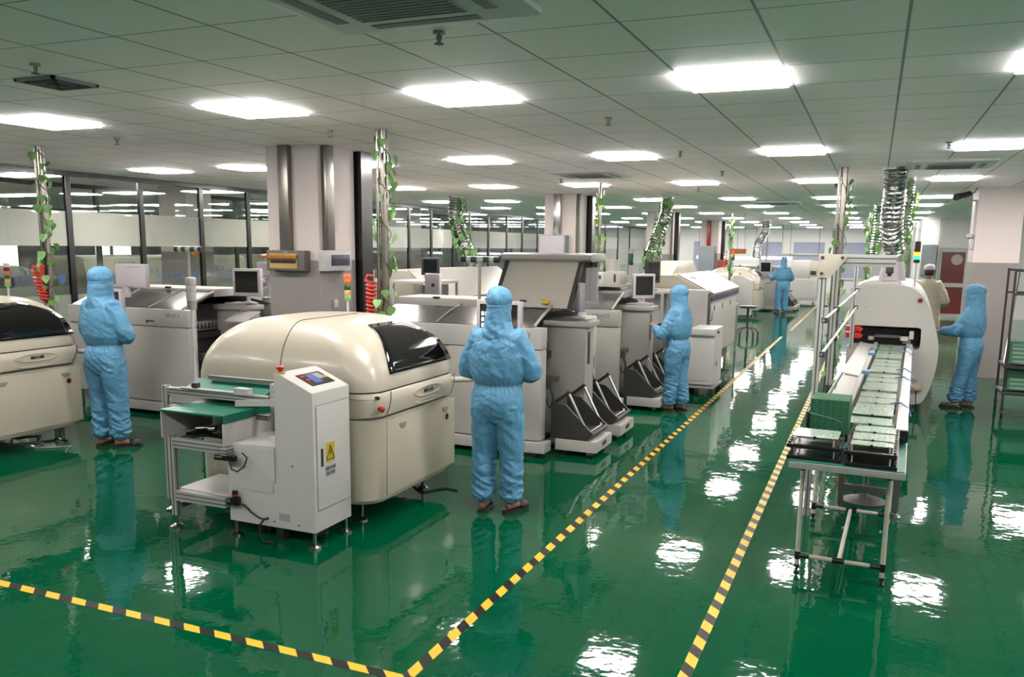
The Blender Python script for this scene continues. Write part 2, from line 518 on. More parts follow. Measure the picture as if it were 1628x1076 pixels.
# square columns, grey dado below 1.83 m
def column(name, x0, x1, y0, y1):
    o = struct(name, bx(x0, x1, y0, y1, 1.83, 3.0), 'column_white')
    obj('dado', bx(x0 - 0.002, x1 + 0.002, y0 - 0.002, y1 + 0.002, 0, 1.83), 'column_grey', o)
    return o
col1 = column('trim_column1', -5.95, -5.31, 7.4, 8.06)
for k, (x, y) in enumerate(((-5.95, 15.6), (-5.95, 23.6), (-5.95, 31.6), (1.42, 15.4), (-12.1, 12.0), (-12.1, 20.0))):
    column('trim_column%d' % (k + 2), x, x + 0.64, y, y + 0.64 + (0.25 if x > 0 else 0))
for k, (x, y) in enumerate(((-5.4, 8.1), (-5.37, 16.3), (-5.37, 24.35), (-5.37, 32.4))):
    struct('trim_post%d' % (k + 1), bx(x - 0.05, x + 0.16, y, y + 0.22, 0, 3), 'frame_black')
# conduits on the columns
def conduit(x0, x1, y0, y1, z0, m, lab):
    r = obj('cable_trunking', bx(x0, x1, y0, y1, z0, 2.999, bev=0.004), m, label=lab, cat='cable trunking')
conduit(-5.755, -5.63, 7.33, 7.398, 1.92, 'conduit', 'steel cable trunking above the brown-windowed breaker box')
conduit(-5.308, -5.235, 7.46, 7.58, 1.93, 'conduit', 'steel cable trunking above the white breaker box with blue window')
conduit(-5.74, -5.6, 15.52, 15.598, 2.22, 'foil', 'dented foil-wrapped trunking above the pale wall cabinet')
conduit(-5.305, -5.25, 15.62, 15.7, 0.0, 'conduit_grey', 'thin grey conduit on second square column')
conduit(-5.70, -5.58, 31.5, 31.598, 2.1, 'red', 'red fire pipe casing on the far column')
conduit(-5.28, -5.22, 23.62, 23.7, 0.0, 'conduit_grey', 'thin grey conduit on third square column')

# ---------------------------------------------------------------- ceiling fittings
lm = M(); lm.box(-0.288, 0.288, -0.288, 0.288, -0.018, -0.016)
lf = M(); lf.box(-0.29, 0.29, -0.29, 0.29, -0.016, 0.0)      # glowing rim added below the flush panel to brighten the ceiling
light0 = None
LX = [-13.9, -11.9, -9.4, -7.83, -6.08, -4.42, -2.64, -0.86, 0.93, 2.7, 4.5]
LY = [1.3, 5.37, 9.4, 13.45, 17.85, 21.0, 25.0, 29.0, 33.0, 37.0, 41.0]
for i, x in enumerate(LX):
    for j, y in enumerate(LY):
        if x > 1.4 and y > 28: continue
        if j == 1 and i in (3, 4): 
            if i == 3: continue
            x_ = -6.6
        else: x_ = x
        if i < 2: lab = 'bright ceiling panel beyond the glass, %s from the camera, %s row' % (ORD[j], ('outer', 'inner')[i])
        else: lab = 'bright square ceiling panel, %s from the camera in %s row from the glass' % (ORD[j], ORD[i - 2])
        if light0 is None:
            light0 = thing('ceiling_light', lab, 'ceiling light', (x_, y, 3.0), 'square ceiling light panels')
            obj('diffuser', lm, 'panel_bright', light0, local=True)
            obj('added_glow_rim', lf, 'rim_fill_glow', light0, local=True)
        else:
            copy_tree(light0, (x_, y, 3.0), lab)
for x in (-18.2, -21):
    for y in (9, 13.5, 18, 22.5, 27, 33):
        copy_tree(light0, (x, y, 3.0), 'bright square ceiling panel in the room beyond the corridor, seen through both glass walls')
# ---------------------------------------------------------------- solder-paste printers (domed cream machines)
def levelling_foot(x, y, z1, parent, name='levelling_foot'):
    m = M(); m.lathe([(0.045, 0.0), (0.045, 0.012), (0.02, 0.028), (0.013, 0.03), (0.013, z1)], x, y, 14)
    return obj(name, m, 'steel', parent)

def caster(x, y, z1, parent, r=0.04):
    m = M(); m.box(x - 0.03, x + 0.03, y - 0.028, y - 0.02, r * 0.7, z1); m.box(x - 0.03, x + 0.03, y + 0.02, y + 0.028, r * 0.7, z1); m.box(x - 0.03, x + 0.03, y - 0.028, y + 0.028, z1 - 0.01, z1)
    c = obj('caster', m, 'steel', parent)
    w_ = M(); w_.cyl((x, y - 0.018, r), (x, y + 0.018, r), r, 16)
    obj('wheel', w_, 'black_rubber', c)

def tower_light(x, y, z0, z1, z2, label, cols, r=0.028, shade=None):
    t = thing('tower_light', label, 'signal light', (x, y, z0))
    obj('pole', M().cyl((x, y, z0), (x, y, z1), 0.011, 10), 'white_plastic', t)
    n = len(cols); h = (z2 - z1) / n
    for k, c in enumerate(cols):
        a = z1 + k * h
        obj('lens', M().lathe([(r * 0.93, a), (r, a + h * 0.06), (r, a + h * 0.94), (r * 0.93, a + h)], x, y, 18), c, t)
    return t

def printer(dx, dy, label, logo=True):
    X1, X0, Y0, Y1 = -3.12 + dx, -4.72 + dx, 4.9 + dy, 6.22 + dy
    t = thing('screen_printer', label, 'machine', ((X0 + X1) / 2, (Y0 + Y1) / 2, 0))
    def xf(z):
        s = min(max((z - 0.98) / 0.46, 0), 1); a = math.asin(s)
        return X1 - 0.62 * (1 - cos(a))
    r = 0.18
    base = M(); base.rrect([(X0 + .02, X1 - .03, Y0 + .03, Y1 - .03, r, 0.17), (X0, X1 - .01, Y0 + .01, Y1 - .01, r, 0.2), (X0, X1 - .005, Y0, Y1, r, 0.5), (X0, X1, Y0, Y1, r, 0.775), (X0 + .01, X1 - .01, Y0 + .01, Y1 - .01, r, 0.785)], 6)
    obj('base_cabinet', base, 'cream', t)
    # dark gap, then the waist band and the dome
    obj('seam', M().rrect([(X0 + .02, X1 - .02, Y0 + .02, Y1 - .02, r, 0.78), (X0 + .02, X1 - .02, Y0 + .02, Y1 - .02, r, 0.81)], 6), 'graphite', t)
    band = M(); band.rrect([(X0, X1 - .01, Y0 + .005, Y1 - .005, r, 0.795), (X0, X1 + .012, Y0, Y1, r, 0.81), (X0, X1 + .022, Y0, Y1, r, 0.9), (X0, X1 + .008, Y0, Y1, r, 0.962), (X0, X1, Y0, Y1, r, 0.972)], 6)
    bd = obj('waist_band', band, 'cream', t)
    obj('seam', M().rrect([(X0 + .008, X1 - .01, Y0 + .008, Y1 - .01, r, 0.97), (X0 + .008, X1 - .01, Y0 + .008, Y1 - .01, r, 0.99)], 6), 'dark_grey', t)
    hood = M(); lv = []
    for k in range(15):
        a = pi / 2 * k / 14
        q = 1 - cos(a)
        lv.append((X0 + 0.42 * q, X1 - 0.62 * q, Y0 + 0.30 * q, Y1 - 0.16 * q, r + 0.1 * q, 0.984 + 0.456 * sin(a)))
    hood.rrect(lv, 7)
    hd = obj('hood', hood, 'cream', t, smooth=60)
    # front window following the dome
    rings = []
    for i in range(15):
        v = i / 14; z = 1.085 + 0.315 * v
        ya = Y0 + 0.27 + 0.27 * v ** 1.7
        yb = Y1 - 0.10 - 0.05 * v - 0.28 * max(0, v - 0.45) ** 2 * 3
        rings.append([(xf(z) + 0.006, ya + (yb - ya) * u / 12, z + 0.003) for u in range(13)])
    wn_ = M(); wn_.loft(rings, False, False, closed=False)
    wo = obj('window', wn_, 'hood_window', hd, smooth=60)
    sd = wo.modifiers.new('thickness', 'SOLIDIFY'); sd.thickness = 0.008; sd.offset = 0
    # cover split line across the dome
    pts = []
    for k in range(13):
        a = pi / 2 * k / 12; q = 1 - cos(a)
        pts.append((X0 + 0.83, Y0 + 0.30 * q - 0.001, 0.98 + 0.46 * sin(a) + 0.001))
    pts.append((X0 + 0.83, Y1 - 0.3, 1.441))
    obj('split_line', M().tube(pts, 0.0035, 6), 'dark_grey', hd)
    # waist: control pod with emergency stop, name badge recess, grip recess
    def recess(yc, zc, ry, rz, name, par):
        m = M()
        m.loft([[(X1 + 0.0235, yc + ry * cos(2 * pi * k / 28), zc + rz * sin(2 * pi * k / 28)) for k in range(28)],
                [(X1 + 0.027, yc + ry * .92 * cos(2 * pi * k / 28), zc + rz * .85 * sin(2 * pi * k / 28)) for k in range(28)],
                [(X1 + 0.022, yc + ry * .75 * cos(2 * pi * k / 28), zc + rz * .6 * sin(2 * pi * k / 28)) for k in range(28)]])
        return obj(name, m, 'cream', par)
    rc = recess(Y0 + 0.78, 0.905, 0.24, 0.042, 'badge_recess', bd)
    obj('badge', M().box(X1 + 0.022, X1 + 0.027, Y0 + 0.71, Y0 + 0.85, 0.892, 0.92, bev=0.003), 'text_black', bd)
    text('lettering', 'DEK', 0.034, (X1 + 0.0275, Y0 + 0.78, 0.906), (0, 1, 0), (0, 0, 1), 'sign_grey', bd)
    recess(Y0 + 0.76, 0.832, 0.2, 0.018, 'grip', bd)
    for yy in (Y0 + 0.2, Y1 - 0.13):
        obj('pod_line', M().tube([(X1 + 0.008, yy + 0.05, 0.97), (X1 + 0.024, yy + 0.025, 0.92), (X1 + 0.024, yy, 0.86), (X1 + 0.016, yy - 0.03, 0.815)], 0.0035, 6), 'dark_grey', bd)
    pod = M().box(X1 - 0.05, X1 + 0.018, Y0 + 0.04, Y0 + 0.15, 0.83, 0.95, bev=0.02)
    obj('control_pod', M().tube([(X1 - 0.25, Y0 - 0.006, 0.94), (X1 - 0.1, Y0 - 0.004, 0.94), (X1 - 0.02, Y0 + 0.08, 0.93), (X1, Y0 + 0.13, 0.9), (X1, Y0 + 0.13, 0.85), (X1 - 0.03, Y0 + 0.06, 0.83), (X1 - 0.25, Y0 - 0.006, 0.825)], 0.006, 8), 'cream_dark', bd)
    e = obj('emergency_stop', M().cyl((X1 - 0.01, Y0 + 0.115, 0.87), (X1 + 0.022, Y0 + 0.095, 0.87), 0.018, 14).ell((X1 + 0.034, Y0 + 0.09, 0.87), (0.016, 0.026, 0.026), 14, 8), 'red', t)
    obj('lock_button', M().cyl((X1 - 0.03, Y0 + 0.1, 0.945), (X1 + 0.008, Y0 + 0.08, 0.945), 0.014, 12), 'black', t)
    # front door of the base with two finger grips and a round red sticker
    d = M(); d.box(X1 - 0.02, X1 + 0.004, Y0 + 0.2, Y1 - 0.06, 0.215, 0.76, bev=0.004)
    dr = obj('front_door', d, 'cream', t)
    for yy in (Y0 + 0.42, Y1 - 0.23):
        obj('finger_grip', M().prism([(yy - 0.055, 0.715), (yy + 0.055, 0.715), (yy + 0.045, 0.69), (yy + 0.02, 0.672), (yy - 0.02, 0.672), (yy - 0.045, 0.69)], 'x', X1 + 0.001, X1 + 0.007, bev=0.002), 'cream_dark', dr)
    obj('sticker', M().cyl((X1 + 0.003, Y1 - 0.2, 0.63), (X1 + 0.0065, Y1 - 0.2, 0.63), 0.026, 20), 'red_dark', dr)
    for fx in (X0 + 0.2, X1 - 0.22):
        for fy in (Y0 + 0.2, Y1 - 0.2):
            levelling_foot(fx, fy, 0.18, t)
    return t

# screens and keyboards
def monitor(x, y, z, ang, label, wdt=0.38, hgt=0.30, frame='white_plastic', scr='screen', stand=0.1, deep=0.05, zb=None, icons=False):
    t = thing('monitor', label, 'monitor', (x, y, z - hgt / 2 - stand), rotz=ang)
    h0 = stand
    c = obj('casing', M().box(-wdt / 2, wdt / 2, 0, deep, h0, h0 + hgt, bev=0.012), frame, t, local=True)
    obj('screen', M().box(-wdt / 2 + 0.035, wdt / 2 - 0.035, -0.003, 0.004, h0 + 0.045, h0 + hgt - 0.03), scr, t, local=True)
    if icons:
        for i in range(2):
            for j in range(3):
                obj('icon', M().box(-wdt / 2 + 0.05 + i * 0.036, -wdt / 2 + 0.076 + i * 0.036, -0.005, -0.003, h0 + 0.17 - j * 0.05, h0 + 0.205 - j * 0.05), 'icon_white', c, local=True)
    if stand > 0.02:
        obj('stand', M().cyl((0, deep * 0.6, 0.012), (0, deep * 0.6, h0 + 0.03), 0.024, 12).lathe([(0.085, 0), (0.085, 0.008), (0.03, 0.02)], 0, deep * 0.6, 20), frame, t, local=True)
    return t

# ---------------------------------------------------------------- pick-and-place machines
def placer(dx, y0, label, lifted=False, body='light_grey', where=''):
    xr, xl = -2.83 + dx, -4.72 + dx
    t = thing('placement_machine', label, 'machine', ((xr + xl) / 2, y0 + 0.9, 0))
    L = 1.72
    # front slab: upper part, lower part
    fr = obj('front_panel', M().box(xl, xr, y0, y0 + 0.15, 1.04, 1.24, bev=0.008).box(xl + 0.9, xr - 0.004, y0 + 0.004, y0 + 0.15, 0.16, 1.032, bev=0.008), body, t)
    text('lettering', 'SIPLACE', 0.062, (xr - 0.22, y0 - 0.0015, 1.17), (1, 0, 0), (0, 0, 1), 'text_grey', fr)
    obj('latch', M().box(xr - 0.62, xr - 0.5, y0 - 0.004, y0 + 0.004, 1.09, 1.105).box(xr - 0.62, xr - 0.6, y0 - 0.004, y0 + 0.004, 1.075, 1.105), 'dark_grey', fr)
    dl = obj('side_door', M().box(xl, xl + 0.89, y0 + 0.03, y0 + 0.15, 0.2, 1.03, bev=0.008), body, t)
    vt = M()
    for i in range(9):
        for j in range(5):
            vt.box(xl + 0.58 + i * 0.026, xl + 0.594 + i * 0.026, y0 + 0.028, y0 + 0.034, 0.7 + j * 0.024, 0.712 + j * 0.024)
    obj('vent_holes', vt, 'graphite', dl)
    obj('door_lock', M().cyl((xl + 0.84, y0 + 0.024, 0.55), (xl + 0.84, y0 + 0.032, 0.55), 0.012, 10), 'dark_grey', dl)
    obj('rear_panel', M().box(xl, xr, y0 + L - 0.14, y0 + L, 0.16, 1.24, bev=0.008), body, t)
    obj('core', M().box(xl + 0.02, xr - 0.62, y0 + 0.15, y0 + L - 0.14, 0.16, 1.24).box(xr - 0.63, xr - 0.6, y0 + 0.15, y0 + L - 0.14, 0.16, 1.24), 'bay_dark', t)
    obj('plinth', M().box(xl + 0.9, xr + 0.06, y0 - 0.05, y0 + 0.14, 0.05, 0.15, bev=0.006).box(xl + 0.05, xr - 0.3, y0 + 0.14, y0 + L - 0.05, 0.05, 0.165, bev=0.006), 'light_grey', t)
    for fx in (xl + 0.2, xr - 0.6):
        for fy in (y0 + 0.15, y0 + L - 0.2):
            levelling_foot(fx, fy, 0.06, t)
    # sloping perforated top cover with pale rims
    if not lifted:
        cov = M().prism([(y0 + 0.03, 1.245), (y0 + 0.55, 1.43), (y0 + 0.62, 1.44), (y0 + 0.62, 1.40), (y0 + 0.06, 1.22)], 'x', xl + 0.05, xr - 0.12)
    else:
        cov = M().prism([(y0 + 0.03, 1.245), (y0 + 0.45, 1.38), (y0 + 0.45, 1.34), (y0 + 0.06, 1.22)], 'x', xl + 0.05, xr - 0.12)
    cv = obj('top_cover', cov, 'mesh_cover', t)
    rb = M()
    for xx in ((xl + 0.62, xr - 0.62) if not lifted else (xl + 0.75,)):
        rb.tube([(xx, y0 + 0.04, 1.25), (xx + 0.02, y0 + 0.3, 1.345), (xx + 0.03, y0 + 0.55, 1.435 if not lifted else 1.4)], 0.009, 6)
    obj('cover_rib', rb, 'mid_grey', cv)
    obj('cover_rim', M().tube([(xr - 0.1, y0 + 0.05, 1.25), (xr - 0.1, y0 + 0.3, 1.345), (xr - 0.1, y0 + 0.55, 1.425)], 0.016, 8), 'cream_dark', cv)
    led = obj('top_ledge', M().box(xl + 0.02, xr - 0.1, y0 + 0.55, y0 + 1.05, 1.36, 1.455, bev=0.012).prism([(y0 + 1.05, 1.44), (y0 + L, 1.27), (y0 + L, 1.2), (y0 + 1.05, 1.36)], 'x', xl + 0.05, xr - 0.12), body, t)
    for xx in (xl + 0.45, xl + 1.05, xr - 0.45):
        obj('hinge', M().box(xx, xx + 0.07, y0 + 0.53, y0 + 0.57, 1.445, 1.468, bev=0.004), 'black', led)
    # feeder bays on the aisle side
    for k, (ya, yb) in enumerate(((y0 + 0.16, y0 + 0.7), (y0 + 1.06, y0 + L - 0.15))):
        fb = M()
        fb.box(xr - 0.36, xr - 0.2, ya, yb, 0.97, 1.075)
        bay = obj('feeder_bank', fb, 'mid_grey', t)
        z_ = M(); n = 9; w_ = (yb - ya) / n
        for i in range(n):
            z_.prism([(ya + i * w_ + 0.008, 0.985), (ya + (i + 1) * w_ - 0.008, 0.985), (ya + (i + 0.5) * w_, 1.055)], 'x', xr - 0.2, xr - 0.188)
        obj('feeder_comb', z_, 'dark_grey', bay)
        obj('feeder_slot', M().box(xr - 0.5, xr - 0.16, ya, yb, 0.88, 0.95).box(xr - 0.5, xr - 0.25, ya, yb, 0.70, 0.86), 'graphite', t)
        obj('feeder_tray', M().box(xr - 0.3, xr + 0.02, ya + 0.02, ya + 0.3, 0.685, 0.735, bev=0.01).box(xr - 0.04, xr + 0.05, ya, ya + 0.07, 0.64, 0.74, bev=0.012), 'dark_grey', t)
        obj('cable', M().tube([(xr + 0.02, ya + 0.03, 0.66), (xr + 0.05, ya + 0.04, 0.58), (xr + 0.06, ya + 0.03, 0.5), (xr + 0.02, ya + 0.02, 0.46), (xr - 0.01, ya + 0.02, 0.54)], 0.014, 8), 'graphite', t)
    # monitor pedestal between the bays
    tw = obj('pedestal', M().box(xr - 0.22, xr + 0.2, y0 + 0.72, y0 + 1.0, 0.08, 1.2, bev=0.008), 'tower_grey', t)
    obj('pedestal_cap', M().box(xr - 0.25, xr + 0.25, y0 + 0.69, y0 + 1.03, 1.2, 1.26, bev=0.015).box(xr - 0.12, xr + 0.2, y0 + 0.75, y0 + 0.98, 1.26, 1.285, bev=0.008), 'tower_grey', tw)
    obj('slot', M().box(xr + 0.195, xr + 0.203, y0 + 0.78, y0 + 0.86, 0.82, 1.15), 'dark_grey', tw)
    cb = obj('connector_box', M().box(xr - 0.02, xr + 0.14, y0 + 1.03, y0 + 1.15, 0.62, 1.08, bev=0.008), 'white_metal', t)
    obj('connector', M().box(xr + 0.02, xr + 0.15, y0 + 1.015, y0 + 1.1, 0.96, 1.09).box(xr + 0.06, xr + 0.17, y0 + 1.03, y0 + 1.14, 0.74, 0.86, bev=0.01), 'black', cb)
    obj('cable', M().tube([(xr + 0.14, y0 + 1.08, 0.76), (xr + 0.17, y0 + 1.08, 0.64), (xr + 0.15, y0 + 1.06, 0.54), (xr + 0.06, y0 + 1.04, 0.5), (xr - 0.04, y0 + 1.02, 0.56)], 0.017, 8), 'dark_grey', cb)
    return t

def feeder_cart(dx, y, label, long=0.0):
    x1 = -2.32 + dx
    t = thing('feeder_cart', label, 'cart', (x1 - 0.3, y, 0), 'feeder carts docked in the placement machines')
    b = obj('base', M().box(x1 - 0.42 - long, x1, y - 0.26, y + 0.26, 0.055, 0.165, bev=0.006), 'light_grey', t)
    obj('grip_hole', M().box(x1 - 0.002, x1 + 0.003, y - 0.07, y + 0.07, 0.09, 0.135), 'dark_grey', b)
    binm = M().prism([(x1 - 0.47, 0.165), (x1 - 0.1, 0.165), (x1 - 0.035, 0.235), (x1 - 0.08, 0.27), (x1 - 0.26, 0.44), (x1 - 0.32, 0.5), (x1 - 0.47, 0.52)], 'y', y - 0.25, y - 0.22)
    binm.prism([(x1 - 0.47, 0.165), (x1 - 0.1, 0.165), (x1 - 0.035, 0.235), (x1 - 0.08, 0.27), (x1 - 0.26, 0.44), (x1 - 0.32, 0.5), (x1 - 0.47, 0.52)], 'y', y + 0.22, y + 0.25)
    binm.prism([(x1 - 0.47, 0.165), (x1 - 0.1, 0.165), (x1 - 0.035, 0.235), (x1 - 0.05, 0.25), (x1 - 0.2, 0.22), (x1 - 0.47, 0.3)], 'y', y - 0.22, y + 0.22)
    obj('bin', binm, 'dark_grey', t)
    z0, z1 = 0.235, 0.62
    xa, xb = x1 - 0.1, x1 - 0.3
    obj('handle', M().tube([(xb, y - 0.235, z1), (xa - 0.015, y - 0.235, z0 + 0.03), (xa, y - 0.22, z0), (xa, y + 0.22, z0), (xa - 0.015, y + 0.235, z0 + 0.03), (xb, y + 0.235, z1)], 0.0135, 10), 'aluminium', t)
    for s in (-1, 1):
        obj('arm', M().tube([(xb, y + s * 0.235, z1), (xb - 0.17, y + s * 0.23, 0.49)], 0.016, 8).ell((xb, y + s * 0.235, z1), (0.022, 0.02, 0.022), 10, 6), 'graphite', t)
    for s in (-1, 1):
        caster(x1 - 0.08, y + s * 0.19, 0.06, t, 0.028)
    return t

# ---------------------------------------------------------------- reflow ovens
def oven(dx, y0, y1, label, hump=True, xs=-2.2, writing='HELLER', zc=1.30, ztop=1.6, end=True):
    x1, x0 = xs + dx, -3.95 + dx
    t = thing('reflow_oven', label, 'machine', ((x0 + x1) / 2, (y0 + y1) / 2, 0))
    yb = y0 + (0.27 if end else 0.0)
    obj('body', M().box(x0, x1 - 0.03, yb, y1, 0.36, zc - 0.08, bev=0.01), 'light_grey', t)
    obj('under_frame', M().box(x0 + 0.1, x1 - 0.15, yb + 0.1, y1 - 0.1, 0.14, 0.36), 'dark_grey', t)
    if end:
        eh = obj('end_housing', M().box(x0 + 0.9, x1 + 0.0, y0, y0 + 0.26, 0.16, zc + 0.10, bev=0.012), 'light_grey', t)
        obj('side_window', M().box(x1 - 0.002, x1 + 0.01, y0 + 0.03, y0 + 0.23, 0.86, zc + 0.06), 'dark_grey', eh)
        obj('window_handle', M().tube([(x1 + 0.01, y0 + 0.2, 0.95), (x1 + 0.04, y0 + 0.2, 0.96), (x1 + 0.04, y0 + 0.2, 1.08), (x1 + 0.01, y0 + 0.2, 1.09)], 0.008, 8), 'steel', eh)
    hd = obj('hood', M().prism([(x0 + 0.4, ztop - 0.02), (x1 - 0.56, ztop), (x1 - 0.5, ztop - 0.01), (x1 + 0.02, zc + 0.03), (x1 - 0.02, zc - 0.08), (x0 + 0.02, zc - 0.08), (x0, zc)], 'y', y0 + 0.02 if zc > 1.2 else yb, y1 - 0.02, bev=0.012) if not end else M().prism([(x0 + 0.4, ztop - 0.02), (x1 - 0.56, ztop), (x1 - 0.5, ztop - 0.01), (x1 + 0.02, zc + 0.03), (x1 - 0.02, zc - 0.08), (x0 + 0.02, zc - 0.08), (x0, zc)], 'y', yb, y1 - 0.02, bev=0.012), 'cream', t)
    obj('front_cover', M().prism([(x1 - 0.52, ztop + 0.002), (x1 + 0.03, zc + 0.035), (x1 + 0.04, zc + 0.045), (x1 - 0.51, ztop + 0.014)], 'y', yb + 0.02, y1 - 0.1), 'silver_hood', t)
    obj('trim_strip', M().box(x1 - 0.025, x1 + 0.012, yb + 0.02, y1 - 0.05, zc - 0.075, zc + 0.02, bev=0.006), 'navy', t)
    u = Vector((-0.55, 0, ztop - zc - 0.03)).normalized()
    nrm = Vector((0, 1, 0)).cross(u)
    if writing:
        p = Vector((x1 - 0.36, yb + 0.5, ztop + 0.026 - 0.15 * (ztop - zc - 0.03) / 0.55)) + nrm * 0.004
        text('lettering', writing, 0.13, p, (0, 1, 0), u, 'purple_print', t)
    if hump:
        obj('top_hump', M().prism([(y0 + 0.35, ztop - 0.02), (y0 + 0.85, ztop + 0.19), (y0 + 2.0, ztop + 0.19), (y0 + 2.5, ztop - 0.02)], 'x', x0 + 0.7, x1 - 0.62, bev=0.015), 'cream', t)
    for yy in (y0 + 0.75, y0 + 1.5, y0 + 2.3):
        if yy < y1 - 0.2:
            obj('latch', M().box(x1 - 0.035, x1 - 0.022, yy, yy + 0.03, zc - 0.24, zc - 0.16), 'dark_grey', t)
    for fx in (x0 + 0.3, x1 - 0.3):
        for fy in (y0 + 0.5, y1 - 0.4):
            levelling_foot(fx, fy, 0.15, t)
    return t

# line nearest the aisle
near_printer = printer(0, 0, 'cream domed solder printer behind the white board loader')
left_printer = printer(-4.18, -0.07, 'cream domed solder printer cut off by the left picture edge')
lid_machine = placer(0, 7.4, 'grey placement machine with its perforated lid raised, behind the front worker', lifted=True)
placer(0, 10.0, 'grey placement machine with lid closed, between raised-lid machine and oven', body='tower_grey')
placer(-4.3, 7.4, 'beige placement machine beside the worker standing at far left')
placer(-4.3, 10.0, 'beige placement machine partly behind the first square column')
for y, l in ((7.83, 'dark feeder cart with steel handle nearest the camera'), (8.68, 'dark feeder cart behind the nearest one, right of monitor pedestal'),
             (10.43, 'dark feeder cart in second grey placement machine, nearer bay'), (11.28, 'dark feeder cart beside the knees of the middle worker')):
    feeder_cart(0, y, l, 0.0)
oven(0, 12.45, 15.5, 'long reflow oven with bright slanted cover, beside the middle worker')
oven(-4.1, 11.8, 15.4, 'reflow oven lettered in purple, behind the front worker and square column', hump=False, zc=1.12, end=False)
# ---------------------------------------------------------------- white board loader with green covered conveyor
def build_loader():
    t = thing('board_loader', 'white board loader with green covered conveyor, standing in front of the domed printer', 'machine', (-3.85, 4.64, 0))
    y0, y1 = 4.44, 4.86
    cab = obj('cabinet', M().prism([(-3.98, 0.11), (-3.27, 0.11), (-3.27, 1.05), (-3.53, 1.16), (-3.57, 1.16), (-3.57, 0.66), (-3.98, 0.66)], 'y', y0, y1, bev=0.006), 'white_metal', t)
    dr = obj('side_door', M().box(-3.272, -3.264, y0 + 0.035, y1 - 0.02, 0.26, 0.955, bev=0.002), 'white_metal', t)
    g = M()
    for a in ((y0 + 0.028, y0 + 0.034, 0.25, 0.965), (y1 - 0.019, y1 - 0.014, 0.25, 0.965)):
        g.box(-3.2705, -3.268, a[0], a[1], a[2], a[3])
    g.box(-3.2705, -3.268, y0 + 0.03, y1 - 0.015, 0.25, 0.256); g.box(-3.2705, -3.268, y0 + 0.03, y1 - 0.015, 0.959, 0.965)
    obj('door_gap', g, 'cream_dark', dr)
    obj('door_latch', M().box(-3.266, -3.26, y0 + 0.07, y0 + 0.095, 0.55, 0.67, bev=0.003), 'dark_grey', dr)
    # warning sign: black triangle with a lightning bolt
    yc, zc = y0 + 0.175, 0.635
    sg = obj('warning_sign', M().box(-3.265, -3.2625, yc - 0.048, yc + 0.048, zc - 0.07, zc + 0.06), 'yellow', dr)
    tr = M()
    X = -3.262
    for a, b_ in (((yc - 0.042, zc - 0.052), (yc + 0.042, zc - 0.052)), ((yc - 0.042, zc - 0.052), (yc, zc + 0.042)), ((yc + 0.042, zc - 0.052), (yc, zc + 0.042))):
        tr.cyl((X, a[0], a[1]), (X, b_[0], b_[1]), 0.0032, 6)
    obj('triangle', tr, 'text_black', sg)
    obj('bolt', M().prism([(yc + 0.004, zc + 0.022), (yc - 0.012, zc - 0.012), (yc - 0.001, zc - 0.01), (yc - 0.006, zc - 0.042), (yc + 0.013, zc - 0.002), (yc + 0.002, zc - 0.004), (yc + 0.012, zc + 0.02)], 'x', X - 0.001, X + 0.0015), 'text_black', sg)
    pl = obj('power_label', M().box(-3.265, -3.2625, yc - 0.055, yc + 0.055, 0.47, 0.54), 'sign_grey', dr)
    text('lettering', '电源 POWER', 0.021, (-3.262, yc, 0.522), (0, 1, 0), (0, 0, 1), 'text_black', pl)
    text('lettering', 'AC 220V', 0.024, (-3.262, yc, 0.489), (0, 1, 0), (0, 0, 1), 'text_black', pl)
    # sloping console on top
    n = Vector((0.11, 0, 0.26)).normalized(); d = Vector((0.26, 0, -0.11)).normalized()
    def on(u, v, h): return Vector((-3.53, 0, 1.16)) + d * u + Vector((0, v, 0)) + n * h
    def slab(u0, u1, v0, v1, h0, h1):
        m = M(); c = [on(u, v, h) for h in (h0, h1) for v in (v0, v1) for u in (u0, u1)]
        vs = [m.b.verts.new(p) for p in c]
        for f in ((0, 2, 3, 1), (4, 5, 7, 6), (0, 1, 5, 4), (2, 6, 7, 3), (0, 4, 6, 2), (1, 3, 7, 5)): m.b.faces.new([vs[i] for i in f])
        return m
    ya = y0 + 0.1
    cp = obj('control_panel', slab(0.06, 0.21, ya, ya + 0.25, 0.001, 0.004), 'black', t)
    obj('display', slab(0.08, 0.19, ya + 0.07, ya + 0.15, 0.004, 0.006), 'blue_print', cp)
    obj('display', slab(0.08, 0.15, ya + 0.15, ya + 0.22, 0.004, 0.006), 'mid_grey', cp)
    obj('button', slab(0.08, 0.1, ya + 0.015, ya + 0.06, 0.004, 0.007), 'red', cp)
    obj('button', slab(0.13, 0.15, ya + 0.015, ya + 0.06, 0.004, 0.007), 'red', cp)
    obj('button', slab(0.08, 0.095, ya + 0.225, ya + 0.243, 0.004, 0.007), 'green_vinyl', cp)
    obj('button', slab(0.12, 0.15, ya + 0.225, ya + 0.243, 0.004, 0.007), 'yellow', cp)
    e = M(); e.cyl((-3.545, y0 + 0.04, 1.155), (-3.545, y0 + 0.04, 1.185), 0.014, 12); e.lathe([(0.016, 1.18), (0.026, 1.187), (0.026, 1.2), (0.02, 1.206)], -3.545, y0 + 0.04, 16)
    obj('emergency_stop', e, 'red', t)
    obj('stop_collar', M().cyl((-3.545, y0 + 0.04, 1.16), (-3.545, y0 + 0.04, 1.168), 0.032, 16), 'yellow', t)
    # recessed service panel, air regulator, hoses, small plate
    sp = obj('service_panel', M().box(-3.955, -3.60, y0 - 0.006, y0 + 0.002, 0.345, 0.655, bev=0.003), 'white_metal', t)
